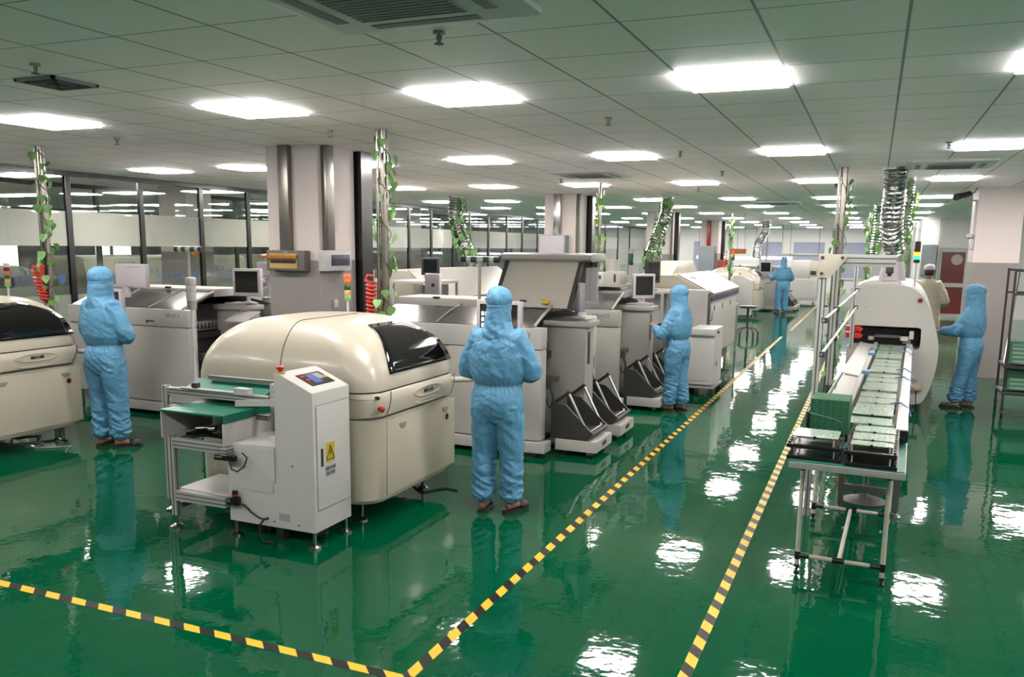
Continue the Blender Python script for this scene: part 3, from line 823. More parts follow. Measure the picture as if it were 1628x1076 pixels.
    rg = M(); rg.box(-3.935, -3.875, y0 - 0.05, y0 - 0.002, 0.235, 0.29, bev=0.008); rg.cyl((-3.905, y0 - 0.03, 0.29), (-3.905, y0 - 0.03, 0.335), 0.02, 12); rg.cyl((-3.96, y0 - 0.03, 0.25), (-3.93, y0 - 0.03, 0.25), 0.022, 12)
    r_ = obj('air_regulator', rg, 'black', t)
    obj('knob_ring', M().cyl((-3.905, y0 - 0.03, 0.3), (-3.905, y0 - 0.03, 0.312), 0.0215, 14), 'red', r_)
    obj('air_hose', M().tube([(-3.875, y0 - 0.03, 0.255), (-3.82, y0 - 0.035, 0.245), (-3.77, y0 - 0.03, 0.2), (-3.71, y0 - 0.012, 0.16), (-3.68, y0, 0.155)], 0.006, 8), 'black_rubber', t)
    obj('cable', M().tube([(-3.655, y0 + 0.002, 0.165), (-3.66, y0 - 0.035, 0.168), (-3.685, y0 - 0.05, 0.13), (-3.685, y0 - 0.055, 0.07), (-3.66, y0 - 0.05, 0.02), (-3.6, y0 - 0.02, 0.008)], 0.008, 8), 'black_rubber', t)
    obj('rating_plate', M().box(-3.56, -3.475, y0 - 0.003, y0 + 0.001, 0.165, 0.215), 'sign_grey', t)
    for k, (x, z) in enumerate(((-3.4, 0.15), (-3.6, 0.15), (-3.44, 0.55))):
        obj('screw', M().cyl((x, y0 - 0.004, z), (x, y0 + 0.002, z), 0.006, 8), 'steel', cab)
    for x, y in ((-3.95, y0 + 0.03), (-3.3, y0 + 0.03), (-3.3, y1 - 0.03), (-3.95, y1 - 0.03)):
        levelling_foot(x, y, 0.12, t)
    caster(-3.6, y0 + 0.08, 0.12, t, 0.035); caster(-3.36, y0 + 0.2, 0.12, t, 0.035)
    # conveyor frame of slotted aluminium profiles
    def prof(name, x0, x1, yy0, yy1, z0, z1):
        p = obj(name, M().box(x0, x1, yy0, yy1, z0, z1, bev=0.003), 'alu_white', t)
        s = M(); w_ = x1 - x0; h = z1 - z0; dd = yy1 - yy0
        if h > w_ and h > dd:
            s.box((x0 + x1) / 2 - 0.005, (x0 + x1) / 2 + 0.005, yy0 - 0.001, yy1 + 0.001, z0, z1); s.box(x0 - 0.001, x1 + 0.001, (yy0 + yy1) / 2 - 0.005, (yy0 + yy1) / 2 + 0.005, z0, z1)
        elif w_ > dd:
            for q in (0.3, 0.7): s.box(x0, x1, yy0 - 0.001, yy1 + 0.001, z0 + h * q - 0.004, z0 + h * q + 0.004)
        else:
            for q in (0.3, 0.7): s.box(x0 - 0.001, x1 + 0.001, yy0, yy1, z0 + h * q - 0.004, z0 + h * q + 0.004)
        obj('slot', s, 'alu_slot', p)
        return p
    prof('post', -4.47, -4.425, 4.40, 4.445, 0.09, 0.66); prof('post', -4.03, -3.99, 4.80, 4.84, 0.09, 0.64)
    prof('post', -4.80, -4.755, 4.69, 4.735, 0.09, 0.955)
    prof('rail', -4.425, -3.975, 4.395, 4.44, 0.585, 0.655); prof('rail', -4.425, -3.985, 4.40, 4.44, 0.20, 0.275)
    prof('rail', -4.47, -4.43, 4.445, 4.86, 0.60, 0.655); prof('rail', -4.755, -3.84, 4.695, 4.73, 0.89, 0.945); prof('rail', -4.755, -3.84, 4.695, 4.73, 0.77, 0.81)
    prof('rail', -3.975, -3.92, 4.36, 4.86, 0.585, 0.635); prof('rail', -4.5, -3.85, 4.85, 4.88, 1.0, 1.03); prof('rail', -4.47, -4.43, 4.445, 4.86, 0.13, 0.17)
    obj('shelf', M().box(-4.43, -3.985, 4.44, 4.85, 0.272, 0.285), 'white_metal', t)
    for x, y in ((-4.448, 4.422), (-4.778, 4.712), (-4.01, 4.82)): levelling_foot(x, y, 0.1, t)
    # tunnel: thin sheet sides, green vinyl roof
    obj('tunnel_side', M().box(-4.495, -4.485, 4.37, 4.86, 0.655, 0.845), 'white_metal', t)
    obj('tunnel_side', M().box(-3.955, -3.943, 4.37, 5.03, 0.645, 0.80), 'white_metal', t)
    obj('tunnel_roof', M().prism([(-4.497, 0.845), (-3.943, 0.845), (-3.943, 0.80), (-3.938, 0.80), (-3.938, 0.857), (-4.497, 0.857)], 'y', 4.365, 5.03), 'green_vinyl', t)
    obj('belt_tray', M().box(-4.4, -4.0, 4.5, 4.86, 0.66, 0.675), 'black_gloss', t)
    obj('roller', M().cyl((-4.35, 4.55, 0.70), (-4.03, 4.62, 0.73), 0.012, 10).cyl((-4.24, 4.56, 0.705), (-4.19, 4.57, 0.708), 0.022, 10), 'steel', t)
    obj('return_belt', M().prism([(4.735, 0.92), (4.895, 0.985), (4.895, 0.995), (4.735, 0.932)], 'x', -4.64, -3.9), 'green_vinyl', t)
    obj('gusset', M().prism([(-3.84, 0.62), (-3.58, 0.66), (-3.58, 0.42)], 'y', y0 - 0.012, y0 - 0.004), 'white_metal', t)
    obj('bracket', M().box(-3.76, -3.66, 4.63, 4.7, 0.85, 1.05, bev=0.004), 'white_metal', t)
    obj('bracket', M().box(-4.1, -3.98, 4.66, 4.72, 0.945, 0.99), 'white_metal', t)
    obj('bracket', M().prism([(-3.95, 0.94), (-3.6, 0.98), (-3.6, 0.93), (-3.95, 0.90)], 'y', 4.50, 4.512), 'white_metal', t)
    for z in (0.9, 0.95, 1.0): obj('screw', M().cyl((-3.71, 4.622, z), (-3.71, 4.632, z), 0.01, 8), 'dark_grey', t)
    obj('rail_bar', M().cyl((-4.6, 4.68, 0.955), (-4.05, 4.68, 0.955), 0.009, 8), 'white_plastic', t)
    obj('sensor', M().box(-3.96, -3.86, 4.36, 4.4, 0.55, 0.59, bev=0.006).cyl((-3.95, 4.37, 0.57), (-4.02, 4.37, 0.565), 0.02, 10), 'black', t)
    obj('sensor_cable', M().tube([(-3.9, 4.37, 0.55), (-3.88, 4.36, 0.5), (-3.84, 4.37, 0.485), (-3.8, 4.39, 0.52), (-3.78, 4.4, 0.58), (-3.82, 4.4, 0.61)], 0.006, 8), 'black_rubber', t)
build_loader()
# unlit white signal light on its thin pole, clamped to the loader's rail
t = thing('signal_light', 'unlit white signal light on a thin pole above the green conveyor', 'signal light', (-4.46, 4.68, 0.96))
obj('pole', M().cyl((-4.46, 4.68, 0.965), (-4.46, 4.68, 1.53), 0.0125, 12), 'white_plastic', t)
obj('clamp', M().box(-4.485, -4.435, 4.66, 4.7, 0.965, 1.0, bev=0.004), 'dark_grey', t)
obj('base', M().cyl((-4.46, 4.68, 1.53), (-4.46, 4.68, 1.59), 0.034, 18), 'mid_grey', t)
for k in range(3):
    obj('lens', M().lathe([(0.033, 1.59 + k * 0.055), (0.036, 1.594 + k * 0.055), (0.036, 1.642 + k * 0.055), (0.03, 1.645 + k * 0.055)], -4.46, 4.68, 18), 'white_plastic', t)

# ---------------------------------------------------------------- fittings on the first column
t = thing('breaker_box', 'grey breaker box with amber flap on the first square column', 'electrical box', (-5.66, 7.35, 1.72))
b0 = obj('case', M().box(-5.9, -5.42, 7.29, 7.397, 1.72, 1.93, bev=0.008), 'conduit_grey', t)
obj('face_plate', M().box(-5.86, -5.51, 7.285, 7.292, 1.745, 1.9), 'amber', t)
obj('flap', M().box(-5.87, -5.5, 7.255, 7.285, 1.845, 1.885, bev=0.006).box(-5.94, -5.87, 7.24, 7.275, 1.855, 1.88, bev=0.006), 'amber_cover', t)
bk = M()
for i in range(14): bk.box(-5.84 + i * 0.023, -5.825 + i * 0.023, 7.275, 7.286, 1.80, 1.83)
obj('breaker_row', bk, 'text_black', t)
obj('rating_plate', M().box(-5.68, -5.63, 7.286, 7.291, 1.905, 1.92), 'sign_grey', t)
t = thing('breaker_box', 'white breaker box with dark blue window on the first square column', 'electrical box', (-5.26, 7.6, 1.72))
obj('case', M().box(-5.307, -5.21, 7.37, 7.84, 1.72, 1.935, bev=0.015), 'white_plastic', t)
obj('window', M().box(-5.212, -5.203, 7.47, 7.8, 1.775, 1.89, bev=0.003), 'navy', t)
obj('breaker_row', M().box(-5.204, -5.2, 7.5, 7.77, 1.82, 1.845), 'black', t)
t = thing('wall_switch', 'small white wall switch low on the first square column', 'switch', (-5.3, 7.66, 1.33))
obj('plate', M().box(-5.308, -5.296, 7.62, 7.7, 1.33, 1.415, bev=0.003), 'white_plastic', t)
obj('rocker', M().box(-5.297, -5.292, 7.64, 7.68, 1.35, 1.395, bev=0.002), 'white_metal', t)
t = thing('wall_cabinet', 'pale grey wall cabinet hung on the second square column', 'electrical box', (-5.7, 15.5, 1.55))
obj('case', M().box(-5.97, -5.44, 15.36, 15.597, 1.5, 2.22, bev=0.006), 'sign_grey', t)
obj('door', M().box(-5.95, -5.46, 15.35, 15.362, 1.52, 2.2, bev=0.003), 'lilac_plastic', t)
obj('handle', M().box(-5.53, -5.51, 15.335, 15.352, 1.8, 1.87), 'steel', t)
t = thing('wall_cabinet', 'grey wall cabinet under the red pipe on the far column', 'electrical box', (-5.65, 31.5, 0.9))
obj('case', M().box(-5.95, -5.4, 31.3, 31.59, 0.9, 2.08, bev=0.006), 'sign_grey', t)
obj('door', M().box(-5.93, -5.42, 31.29, 31.302, 0.92, 2.06, bev=0.003), 'sign_grey', t)

# floor marking tape
obj('floor_tape', bx(-1.91, -1.85, 3.18, 20.5, 0.0, 0.0012), 'tape_aisle', label='yellow and black floor tape along the machines from corner to mid aisle', cat='floor tape')
obj('floor_tape', bx(-1.86, -1.80, 22.2, 36, 0.0, 0.0012), 'tape_aisle', label='far stretch of floor tape beyond the gap, by the far worker', cat='floor tape')
obj('floor_tape', bx(-0.72, -0.66, 1.8, 33, 0.0, 0.0012), 'tape_aisle', label='yellow and black floor tape passing beside the circuit board table', cat='floor tape')
obj('floor_tape', bx(-7.5, -1.85, 3.18, 3.24, 0.0, 0.0014), 'tape_cross', label='yellow and black floor tape crossing the near left floor', cat='floor tape')

# ---------------------------------------------------------------- poles, ivy, hoses, ducts
def leaf_mesh(m, p, yawv, tilt, s):
    out = [(0, 0), (0.28, -0.08), (0.5, 0.15), (0.42, 0.55), (0, 1.05), (-0.42, 0.55), (-0.5, 0.15), (-0.28, -0.08)]
    rot = Matrix.Rotation(yawv, 3, 'Z') @ Matrix.Rotation(tilt, 3, 'X')
    ring = []
    for u, v in out:
        ring.append(p + rot @ Vector((u * s, abs(u) * 0.35 * s, -v * s)))
    lo = [q - rot @ Vector((0, 0.0012, 0)) for q in ring]
    c0 = p + rot @ Vector((0, -0.02 * s, -0.4 * s))
    c1 = c0 - rot @ Vector((0, 0.0012, 0))
    A = [m.b.verts.new(q) for q in ring]; B = [m.b.verts.new(q) for q in lo]
    a = m.b.verts.new(c0); b_ = m.b.verts.new(c1); n = len(A)
    for i in range(n):
        j = (i + 1) % n
        m.b.faces.new([a, A[i], A[j]]); m.b.faces.new([b_, B[j], B[i]]); m.b.faces.new([A[i], B[i], B[j], A[j]])

def ivy(path, rad, n, label, bright=False, size=0.075, seed=1):
    r_ = random.Random(seed)
    path = [Vector(p) for p in path]
    t = thing('ivy_garland', label, 'artificial ivy', tuple(path[-1]), 'ivy garlands on poles and ducts')
    def at(u):
        u = min(max(u, 0), 0.9999) * (len(path) - 1); i = int(u)
        return path[i].lerp(path[i + 1], u - i)
    pts = []
    K = 60
    turns = 5
    for k in range(K + 1):
        u = k / K; a = 2 * pi * turns * u + seed
        pts.append(at(u) + Vector((cos(a), sin(a), 0)) * (rad + 0.008))
    obj('stem', M().tube(pts, 0.004, 5), 'stem', t)
    m = M()
    for k in range(n):
        u = (k + r_.random()) / n
        a = r_.random() * 2 * pi
        p = at(u) + Vector((cos(a), sin(a), 0)) * (rad + 0.012 + r_.random() * 0.03)
        leaf_mesh(m, p, a + pi / 2 + r_.uniform(-.7, .7) + pi, r_.uniform(-0.5, 0.5), size * r_.uniform(0.7, 1.25))
    obj('leaves', m, 'leaf_bright' if bright else 'leaf', t)
    return t

def pole(x, y, label, r=0.036, second=True, z0=0.0, m_='pole_steel'):
    t = thing('utility_pole', label, 'pole', (x, y, 0))
    obj('tube', M().cyl((x, y, z0), (x, y, 2.998), r, 20), m_, t)
    if second:
        obj('thin_tube', M().cyl((x - r - 0.018, y - 0.02, z0), (x - r - 0.018, y - 0.02, 2.998), 0.017, 12), m_, t)
    obj('flange', M().cyl((x, y, 0), (x, y, 0.012), r * 2, 20), m_, t)
    return t
pole(-4.07, 6.66, 'tall steel pole with ivy rising behind the domed printer')
ivy([(-4.07, 6.66, 2.95), (-4.07, 6.66, 1.3)], 0.05, 40, 'ivy on the steel pole beside the first square column', seed=3, size=0.08)
pole(-8.3, 6.62, 'tall steel pole with ivy beside the far-left worker')
ivy([(-8.3, 6.62, 2.95), (-8.3, 6.62, 1.2)], 0.05, 40, 'ivy on the steel pole at far left', seed=5, size=0.08)
pole(-4.09, 13.18, 'slim steel pole with bright ivy in front of the second square column', r=0.025, second=False)
ivy([(-4.09, 13.18, 2.9), (-4.09, 13.18, 1.5)], 0.035, 24, 'bright ivy on the slim pole by the second square column', True, 0.085, 7)
pole(-0.42, 11.34, 'steel pole with ivy left of the foil duct', r=0.04)
ivy([(-0.42, 11.34, 2.95), (-0.42, 11.34, 0.25)], 0.06, 52, 'ivy on the pole left of the big foil duct', False, 0.09, 9)
pole(-3.85, 25.16, 'far steel pole with ivy above the far domed printer', r=0.03, second=False)
ivy([(-3.85, 25.16, 2.9), (-3.85, 25.16, 1.3)], 0.04, 34, 'ivy on the far pole by the far domed printer', False, 0.12, 11)
pole(-0.2, 25.0, 'far steel pole with ivy near the far white wall block', r=0.04, second=False)
ivy([(-0.2, 25.0, 2.9), (-0.2, 25.0, 0.9)], 0.06, 44, 'ivy on the far pole near the white wall block', False, 0.12, 12)
pole(-3.55, 31.3, 'bare thin steel pole behind the far worker', r=0.025, second=False)

def coil_hose(x, y, z0, z1, label, n=9, lean=0.0):
    t = thing('coil_hose', label, 'air hose', (x, y, z0))
    pts = [(x + 0.02, y + 0.05, z1 + 0.04), (x - 0.04, y, z1 + 0.05), (x - 0.05, y - 0.02, z1)]
    K = n * 14
    for k in range(K + 1):
        u = k / K; a = 2 * pi * n * u + pi
        pts.append((x + lean * u + 0.042 * cos(a), y + 0.042 * sin(a), z1 - (z1 - z0) * u))
    obj('hose', M().tube(pts, 0.0095, 7), 'coral', t)
    obj('fitting', M().cyl((x + 0.02, y + 0.05, z1 + 0.02), (x + 0.02, y + 0.05, z1 + 0.1), 0.014, 10), 'steel', t)
    return t
coil_hose(-4.17, 6.58, 1.36, 1.68, 'coral coiled air hose hanging behind the domed printer')
coil_hose(-8.4, 6.54, 1.36, 1.68, 'coral coiled air hose hanging at far left by the ivy', lean=0.1)
t = thing('air_gun', 'orange air gun hooked on the far-left pole', 'air gun', (-8.28, 6.55, 1.58))
obj('body', M().tube([(-8.3, 6.52, 1.58), (-8.285, 6.52, 1.66), (-8.27, 6.52, 1.74)], [0.016, 0.02, 0.024], 10).cyl((-8.3, 6.52, 1.7), (-8.36, 6.5, 1.72), 0.01, 8), 'coral', t)
obj('trigger', M().cyl((-8.3, 6.5, 1.66), (-8.34, 6.49, 1.69), 0.006, 6), 'steel', t)
obj('hose', M().tube([(-8.3, 6.52, 1.58), (-8.31, 6.53, 1.5), (-8.28, 6.54, 1.46), (-8.33, 6.54, 1.42), (-8.26, 6.54, 1.38), (-8.3, 6.54, 1.33)], 0.008, 7), 'coral', t)

tower_light(-4.1, 6.1, 1.43, 1.53, 1.75, 'signal light with glowing red top on the near domed printer', ['lamp_green', 'amber', 'lamp_green_dark', 'orange', 'lamp_red_on'])
tower_light(-8.17, 6.03, 1.43, 1.53, 1.77, 'signal light on the far-left domed printer', ['lamp_green', 'amber', 'lamp_green_dark', 'orange', 'red_dark', 'white_plastic'])

def foil_duct(path, r, label, name='foil_duct'):
    path = [Vector(p) for p in path]
    t = thing(name, label, 'duct', tuple(path[-1]))
    L = sum((b - a).length for a, b in zip(path, path[1:]))
    K = max(24, int(L / 0.0125))
    pts, rs = [], []
    def at(u):
        u = min(max(u, 0), 0.99999) * (len(path) - 1); i = int(u); f = u - i
        p0 = path[max(i - 1, 0)]; p1 = path[i]; p2 = path[i + 1]; p3 = path[min(i + 2, len(path) - 1)]
        return 0.5 * ((2 * p1) + (p2 - p0) * f + (2 * p0 - 5 * p1 + 4 * p2 - p3) * f * f + (3 * p1 - p0 - 3 * p2 + p3) * f ** 3)
    for k in range(K + 1):
        pts.append(at(k / K))
        rs.append(r * (1.0 if (k % 4) in (0, 1) else 0.9) * (1 + 0.03 * sin(k * 1.7)))
    m = M(); m.tube(pts, rs, 22)
    for v in m.b.verts:
        v.co += Vector(noise.noise_vector(v.co * 22)) * r * 0.07
    obj('hose', m, 'foil', t, smooth=50)
    obj('collar', M().tube([path[0] + Vector((0, 0, -0.03)), path[0]], r * 1.1, 22), 'aluminium', t)
    return t
# ---------------------------------------------------------------- right-hand line: board table, conveyor, tester (turned slightly)
POST[0] = Matrix.Translation((0, 5.3, 0)) @ Matrix.Rotation(-0.04, 4, 'Z') @ Matrix.Translation((0, -5.3, 0))

t = thing('work_table', 'pipe-legged table with green mat carrying circuit board trays', 'table', (-0.07, 5.8, 0))
obj('top', M().box(-0.375, 0.25, 5.08, 6.55, 0.735, 0.775, bev=0.004), 'alu_white', t)
obj('mat', M().box(-0.37, 0.245, 5.085, 6.545, 0.775, 0.781), 'green_mat', t)
legs = [(-0.32, 5.36), (0.17, 5.36), (-0.34, 6.5), (0.17, 6.5)]
for x, y in legs:
    l_ = obj('leg', M().cyl((x, y, 0.05), (x, y, 0.735), 0.0145, 14), 'pipe_white', t)
    obj('foot', M().cyl((x, y, 0.0), (x, y, 0.012), 0.018, 12).cyl((x, y, 0.012), (x, y, 0.04), 0.008, 8).cyl((x, y, 0.038), (x, y, 0.055), 0.017, 12), 'black', l_)
    obj('flange', M().box(x - 0.05, x + 0.05, y - 0.03, y + 0.03, 0.712, 0.735, bev=0.003).cyl((x, y, 0.66), (x, y, 0.72), 0.018, 12), 'black', l_)
for y in (5.36, 6.5):
    xa, xb = (-0.32, 0.17) if y < 6 else (-0.34, 0.17)
    obj('cross_bar', M().cyl((xa, y, 0.115), (xb, y, 0.115), 0.0135, 12), 'pipe_white', t)
    for x, s in ((xa, 1), (xb, -1)):
        obj('joint', M().cyl((x, y, 0.09), (x, y, 0.14), 0.019, 12).cyl((x, y, 0.115), (x + s * 0.07, y, 0.115), 0.018, 12), 'black', t)
    obj('joint', M().cyl((-0.115, y, 0.115), (-0.045, y, 0.115), 0.018, 12), 'black', t)
obj('stretcher', M().cyl((-0.078, 5.36, 0.115), (-0.085, 6.5, 0.115), 0.0135, 12), 'pipe_white', t)

# conveyor on aluminium profile legs
t = thing('conveyor', 'conveyor with white side rails carrying rows of pale circuit boards', 'conveyor', (0.05, 8.4, 0))
obj('side_rail', M().box(0.175, 0.245, 5.86, 11.45, 0.80, 0.875, bev=0.004), 'white_metal', t)
obj('rail_end', M().box(0.18, 0.25, 5.84, 5.86, 0.795, 0.87).box(0.185, 0.235, 5.8, 5.84, 0.80, 0.83), 'black', t)
obj('side_rail', M().box(-0.185, -0.145, 6.75, 11.45, 0.80, 0.875, bev=0.004), 'alu_white', t)
for x in (-0.135, 0.165):
    prof_ = [(11.45, 0.80), (6.1, 0.80)]
    for i in range(92): prof_ += [(6.13 + i * 0.0575, 0.83), (6.135 + i * 0.0575, 0.842), (6.16 + i * 0.0575, 0.842), (6.165 + i * 0.0575, 0.83)]
    prof_.append((11.45, 0.83))
    obj('chain', M().prism(prof_, 'x', x - 0.009, x + 0.009), 'black', t)
obj('chute', M().prism([(-0.325, 0.845), (-0.19, 0.825), (-0.19, 0.815), (-0.325, 0.835)], 'y', 6.35, 8.5, bev=0.002), 'white_metal', t)
obj('chute', M().prism([(-0.345, 0.865), (-0.19, 0.84), (-0.19, 0.83), (-0.345, 0.855)], 'y', 8.5, 11.48, bev=0.002), 'white_metal', t)
obj('chute_lip', M().box(-0.352, -0.342, 6.35, 11.48, 0.82, 0.868), 'alu_white', t)
for x, y in ((-0.18, 6.85), (0.21, 6.85), (-0.18, 9.4), (0.21, 9.4)):
    l_ = obj('leg', M().box(x - 0.02, x + 0.02, y - 0.02, y + 0.02, 0.05, 0.80), 'alu_slot', t)
    levelling_foot(x, y, 0.06, l_)
obj('cross_rail', M().box(-0.16, 0.19, 6.83, 6.87, 0.17, 0.22), 'alu_slot', t)
obj('lower_rail', M().box(0.1, 0.14, 6.87, 9.4, 0.3, 0.34), 'alu_slot', t)

# carriers and boards
def board(name, x0, x1, y0, y1, z, label, group=None):
    t = thing(name, label, 'circuit board', ((x0 + x1) / 2, (y0 + y1) / 2, z), group)
    obj('panel', M().box(x0, x1, y0, y1, z, z + 0.003), 'pcb_pale', t)
    xm = (x0 + x1) / 2
    obj('clip', M().box(xm - 0.008, xm + 0.008, y0 - 0.022, y0 + 0.012, z - 0.004, z + 0.012), 'black', t)
    return t
n = 0
y = 6.08
while y < 11.1:
    lab = 'pale circuit board, %s from the table end of the conveyor' % (ORD[n] if n < 15 else 'sixteenth seventeenth eighteenth nineteenth'.split()[n - 15])
    board('circuit_board', -0.118, 0.148, y, y + 0.265, 0.846 + (0.012 if n % 4 == 1 else 0), lab, 'boards in a row on the conveyor')
    y += 0.292; n += 1
# black carriers in two tiers on the table
def carrier(x0, x1, y0, y1, z, label):
    t = thing('board_carrier', label, 'tray', ((x0 + x1) / 2, (y0 + y1) / 2, z), 'black carriers on the table')
    m = M()
    w_ = 0.028
    m.box(x0, x1, y0, y0 + w_, z, z + 0.022, bev=0.002); m.box(x0, x1, y1 - w_, y1, z, z + 0.022, bev=0.002)
    m.box(x0, x0 + w_, y0 + w_, y1 - w_, z, z + 0.022); m.box(x1 - w_, x1, y0 + w_, y1 - w_, z, z + 0.022)
    m.box(x0 + w_, x1 - w_, y0 + w_, y1 - w_, z + 0.002, z + 0.010)
    obj('frame', m, 'black', t)
    nn = int((y1 - y0) / 0.06)
    for i in range(nn):
        for s in (x0 + 0.006, x1 - 0.02):
            obj('clamp', M().box(s, s + 0.014, y0 + 0.02 + i * 0.06, y0 + 0.05 + i * 0.06, z + 0.022, z + 0.034), 'graphite', t)
    for px_ in (x0 + 0.04, x1 - 0.04):
        for py_ in (y0 + 0.02, y1 - 0.02):
            obj('pin', M().cyl((px_, py_, z + 0.022), (px_, py_, z + 0.062), 0.005, 8), 'alu_white', t)
    return t
carrier(-0.395, -0.095, 5.12, 5.44, 0.781, 'lower black carrier at the left front of the table')
carrier(-0.40, -0.10, 5.13, 5.45, 0.846, 'upper black carrier holding a single pale board, table left')
carrier(-0.075, 0.205, 5.09, 5.84, 0.781, 'lower black carrier at the right front of the table')
carrier(-0.08, 0.20, 5.10, 5.84, 0.846, 'upper black slotted carrier with boards, table right')
board('circuit_board', -0.375, -0.12, 5.17, 5.42, 0.91, 'single pale circuit board on the left tray of the table')
board('circuit_board', -0.055, 0.175, 5.22, 5.35, 0.882, 'front pale circuit board on the right tray of the table')
board('circuit_board', -0.055, 0.175, 5.37, 5.58, 0.884, 'middle pale circuit board on the right tray of the table')
board('circuit_board', -0.055, 0.175, 5.61, 5.81, 0.886, 'rear pale circuit board on the right tray of the table')
# magazine with upright dark green boards
t = thing('board_rack', 'black wire-fronted rack holding upright dark green boards', 'rack', (-0.22, 5.9, 0.781))
obj('base', M().box(-0.36, -0.095, 5.74, 6.04, 0.781, 0.80, bev=0.003).box(-0.36, -0.345, 5.74, 6.04, 0.80, 0.96, bev=0.003).box(-0.345, -0.1, 5.738, 5.748, 0.80, 0.83), 'black', t)
obj('wire', M().tube([(-0.35, 5.735, 0.955), (-0.18, 5.73, 0.925), (-0.145, 5.73, 0.91), (-0.125, 5.735, 0.85), (-0.122, 5.735, 0.80)], 0.0035, 7), 'steel', t)
for i in range(17):
    y = 5.752 + i * 0.0165
    b_ = thing('green_board', 'foremost dark green upright board, behind the rack wire' if i == 0 else 'dark green board standing upright in the wire-fronted rack', 'circuit board', (-0.22, y, 0.80), 'upright boards in the rack')
    obj('panel', M().box(-0.34, -0.105, y, y + 0.012, 0.80, 1.045), 'pcb_dark', b_)
    if i == 0:
        tr = M(); r_ = random.Random(4)
        for cx in range(5):
            for cz in range(4):
                x = -0.325 + cx * 0.044; z = 0.82 + cz * 0.057
                tr.box(x, x + 0.03, y - 0.001, y, z, z + 0.002); tr.box(x + 0.004, x + 0.006, y - 0.001, y, z, z + 0.03); tr.box(x + 0.02, x + 0.026, y - 0.001, y, z + 0.012, z + 0.034); tr.box(x + 0.01, x + 0.03, y - 0.001, y, z + 0.04, z + 0.044)
        obj('traces', tr, 'pcb_trace', b_)
obj('paper_scrap', M().prism([(-0.215, 5.66), (-0.165, 5.68), (-0.17, 5.71), (-0.22, 5.70)], 'z', 0.782, 0.80), 'white_plastic', label='crumpled white paper scrap in front of the board rack', cat='paper')
obj('paper_scrap', M().ell((-0.075, 5.55, 0.795), (0.02, 0.03, 0.012), 10, 6), 'white_plastic', label='white paper scrap between the two trays on the table', cat='paper')

# tall aluminium frame along the conveyor
t = thing('camera_frame', 'tall aluminium frame with sloping rods beside the conveyor', 'frame', (-0.4, 8.4, 0))
for y, z0 in ((6.6, 0.0), (7.65, 0.86), (10.3, 0.9)):
    x = -0.40 if y < 7 else -0.39
    p = obj('post', M().box(x - 0.022, x + 0.022, y - 0.022, y + 0.022, z0, 1.93, bev=0.003), 'alu_white', t)
    obj('slot', M().box(x - 0.005, x + 0.005, y - 0.0235, y + 0.0235, z0, 1.93).box(x - 0.0235, x + 0.0235, y - 0.005, y + 0.005, z0, 1.93), 'alu_slot', p)
for z0, z1 in ((1.49, 1.56), (1.24, 1.37)):
    r_ = obj('rod', M().cyl((-0.37, 6.57, z0), (-0.36, 10.33, z1), 0.011, 10), 'aluminium', t)
    for y, z in ((6.6, z0), (7.65, z0 + 0.02), (10.3, z1)):
        obj('clamp', M().box(-0.385, -0.345, y - 0.025, y + 0.025, z - 0.02, z + 0.02, bev=0.004), 'dark_grey', r_)
obj('corner_plate', M().prism([(-0.43, 1.97), (-0.24, 1.97), (-0.24, 1.94), (-0.35, 1.80), (-0.43, 1.80)], 'y', 6.565, 6.577, bev=0.003), 'cream', t)
for x, z in ((-0.405, 1.945), (-0.27, 1.945), (-0.405, 1.83)): obj('screw', M().cyl((x, 6.558, z), (x, 6.566, z), 0.012, 10), 'dark_grey', t)
bm_ = obj('beam', M().box(-0.42, 0.08, 6.58, 6.62, 1.885, 1.97, bev=0.003), 'alu_white', t)
obj('slot', M().box(-0.42, 0.081, 6.578, 6.622, 1.905, 1.913).box(-0.42, 0.081, 6.578, 6.622, 1.94, 1.948), 'alu_slot', bm_)
obj('beam', M().box(-0.41, -0.37, 6.62, 10.32, 1.90, 1.94, bev=0.003), 'alu_white', t)
obj('camera_head', M().box(0.02, 0.07, 6.57, 6.63, 1.84, 1.885, bev=0.005).cyl((0.045, 6.6, 1.82), (0.045, 6.6, 1.84), 0.015, 10), 'dark_grey', t)

# curved white machine at the conveyor's far end
def side_curve(n=20):
    pts = []
    for p in [(-0.51, 1.535), (0.08, 1.575), (0.14, 1.57), (0.24, 1.52), (0.34, 1.42), (0.43, 1.24), (0.50, 1.02), (0.535, 0.82), (0.53, 0.60), (0.49, 0.38), (0.43, 0.2), (0.38, 0.135), (0.30, 0.115), (-0.51, 0.115)]:
        pts.append(p)
    out = []
    for i in range(len(pts)):
        if 2 <= i <= 10:
            p0, p1, p2, p3 = pts[i - 1], pts[i], pts[i + 1], pts[i + 2]
            for k in range(4):
                f = k / 4
                out.append(tuple(0.5 * (2 * p1[c] + (p2[c] - p0[c]) * f + (2 * p0[c] - 5 * p1[c] + 4 * p2[c] - p3[c]) * f * f + (3 * p1[c] - p0[c] - 3 * p2[c] + p3[c]) * f ** 3) for c in (0, 1)))
        else: out.append(pts[i])
    return out
full = side_curve()
t = thing('board_tester', 'white machine with curved side and dark opening at the conveyor end', 'machine', (0, 13.2, 0))
cshape = full + [(-0.51, 0.80), (0.29, 0.80), (0.32, 0.81), (0.33, 0.84), (0.33, 1.03), (0.32, 1.06), (0.29, 1.07), (-0.51, 1.07)]
fp = obj('front_shell', M().prism(cshape, 'y', 11.5, 12.0), 'light_grey', t)
obj('body', M().prism(full, 'y', 12.0, 14.8), 'light_grey', t)
obj('rear_cover', M().prism([(-0.46, 1.54), (0.06, 1.57), (0.02, 1.62), (-0.38, 1.60)], 'y', 11.75, 14.7, bev=0.01), 'white_metal', t)
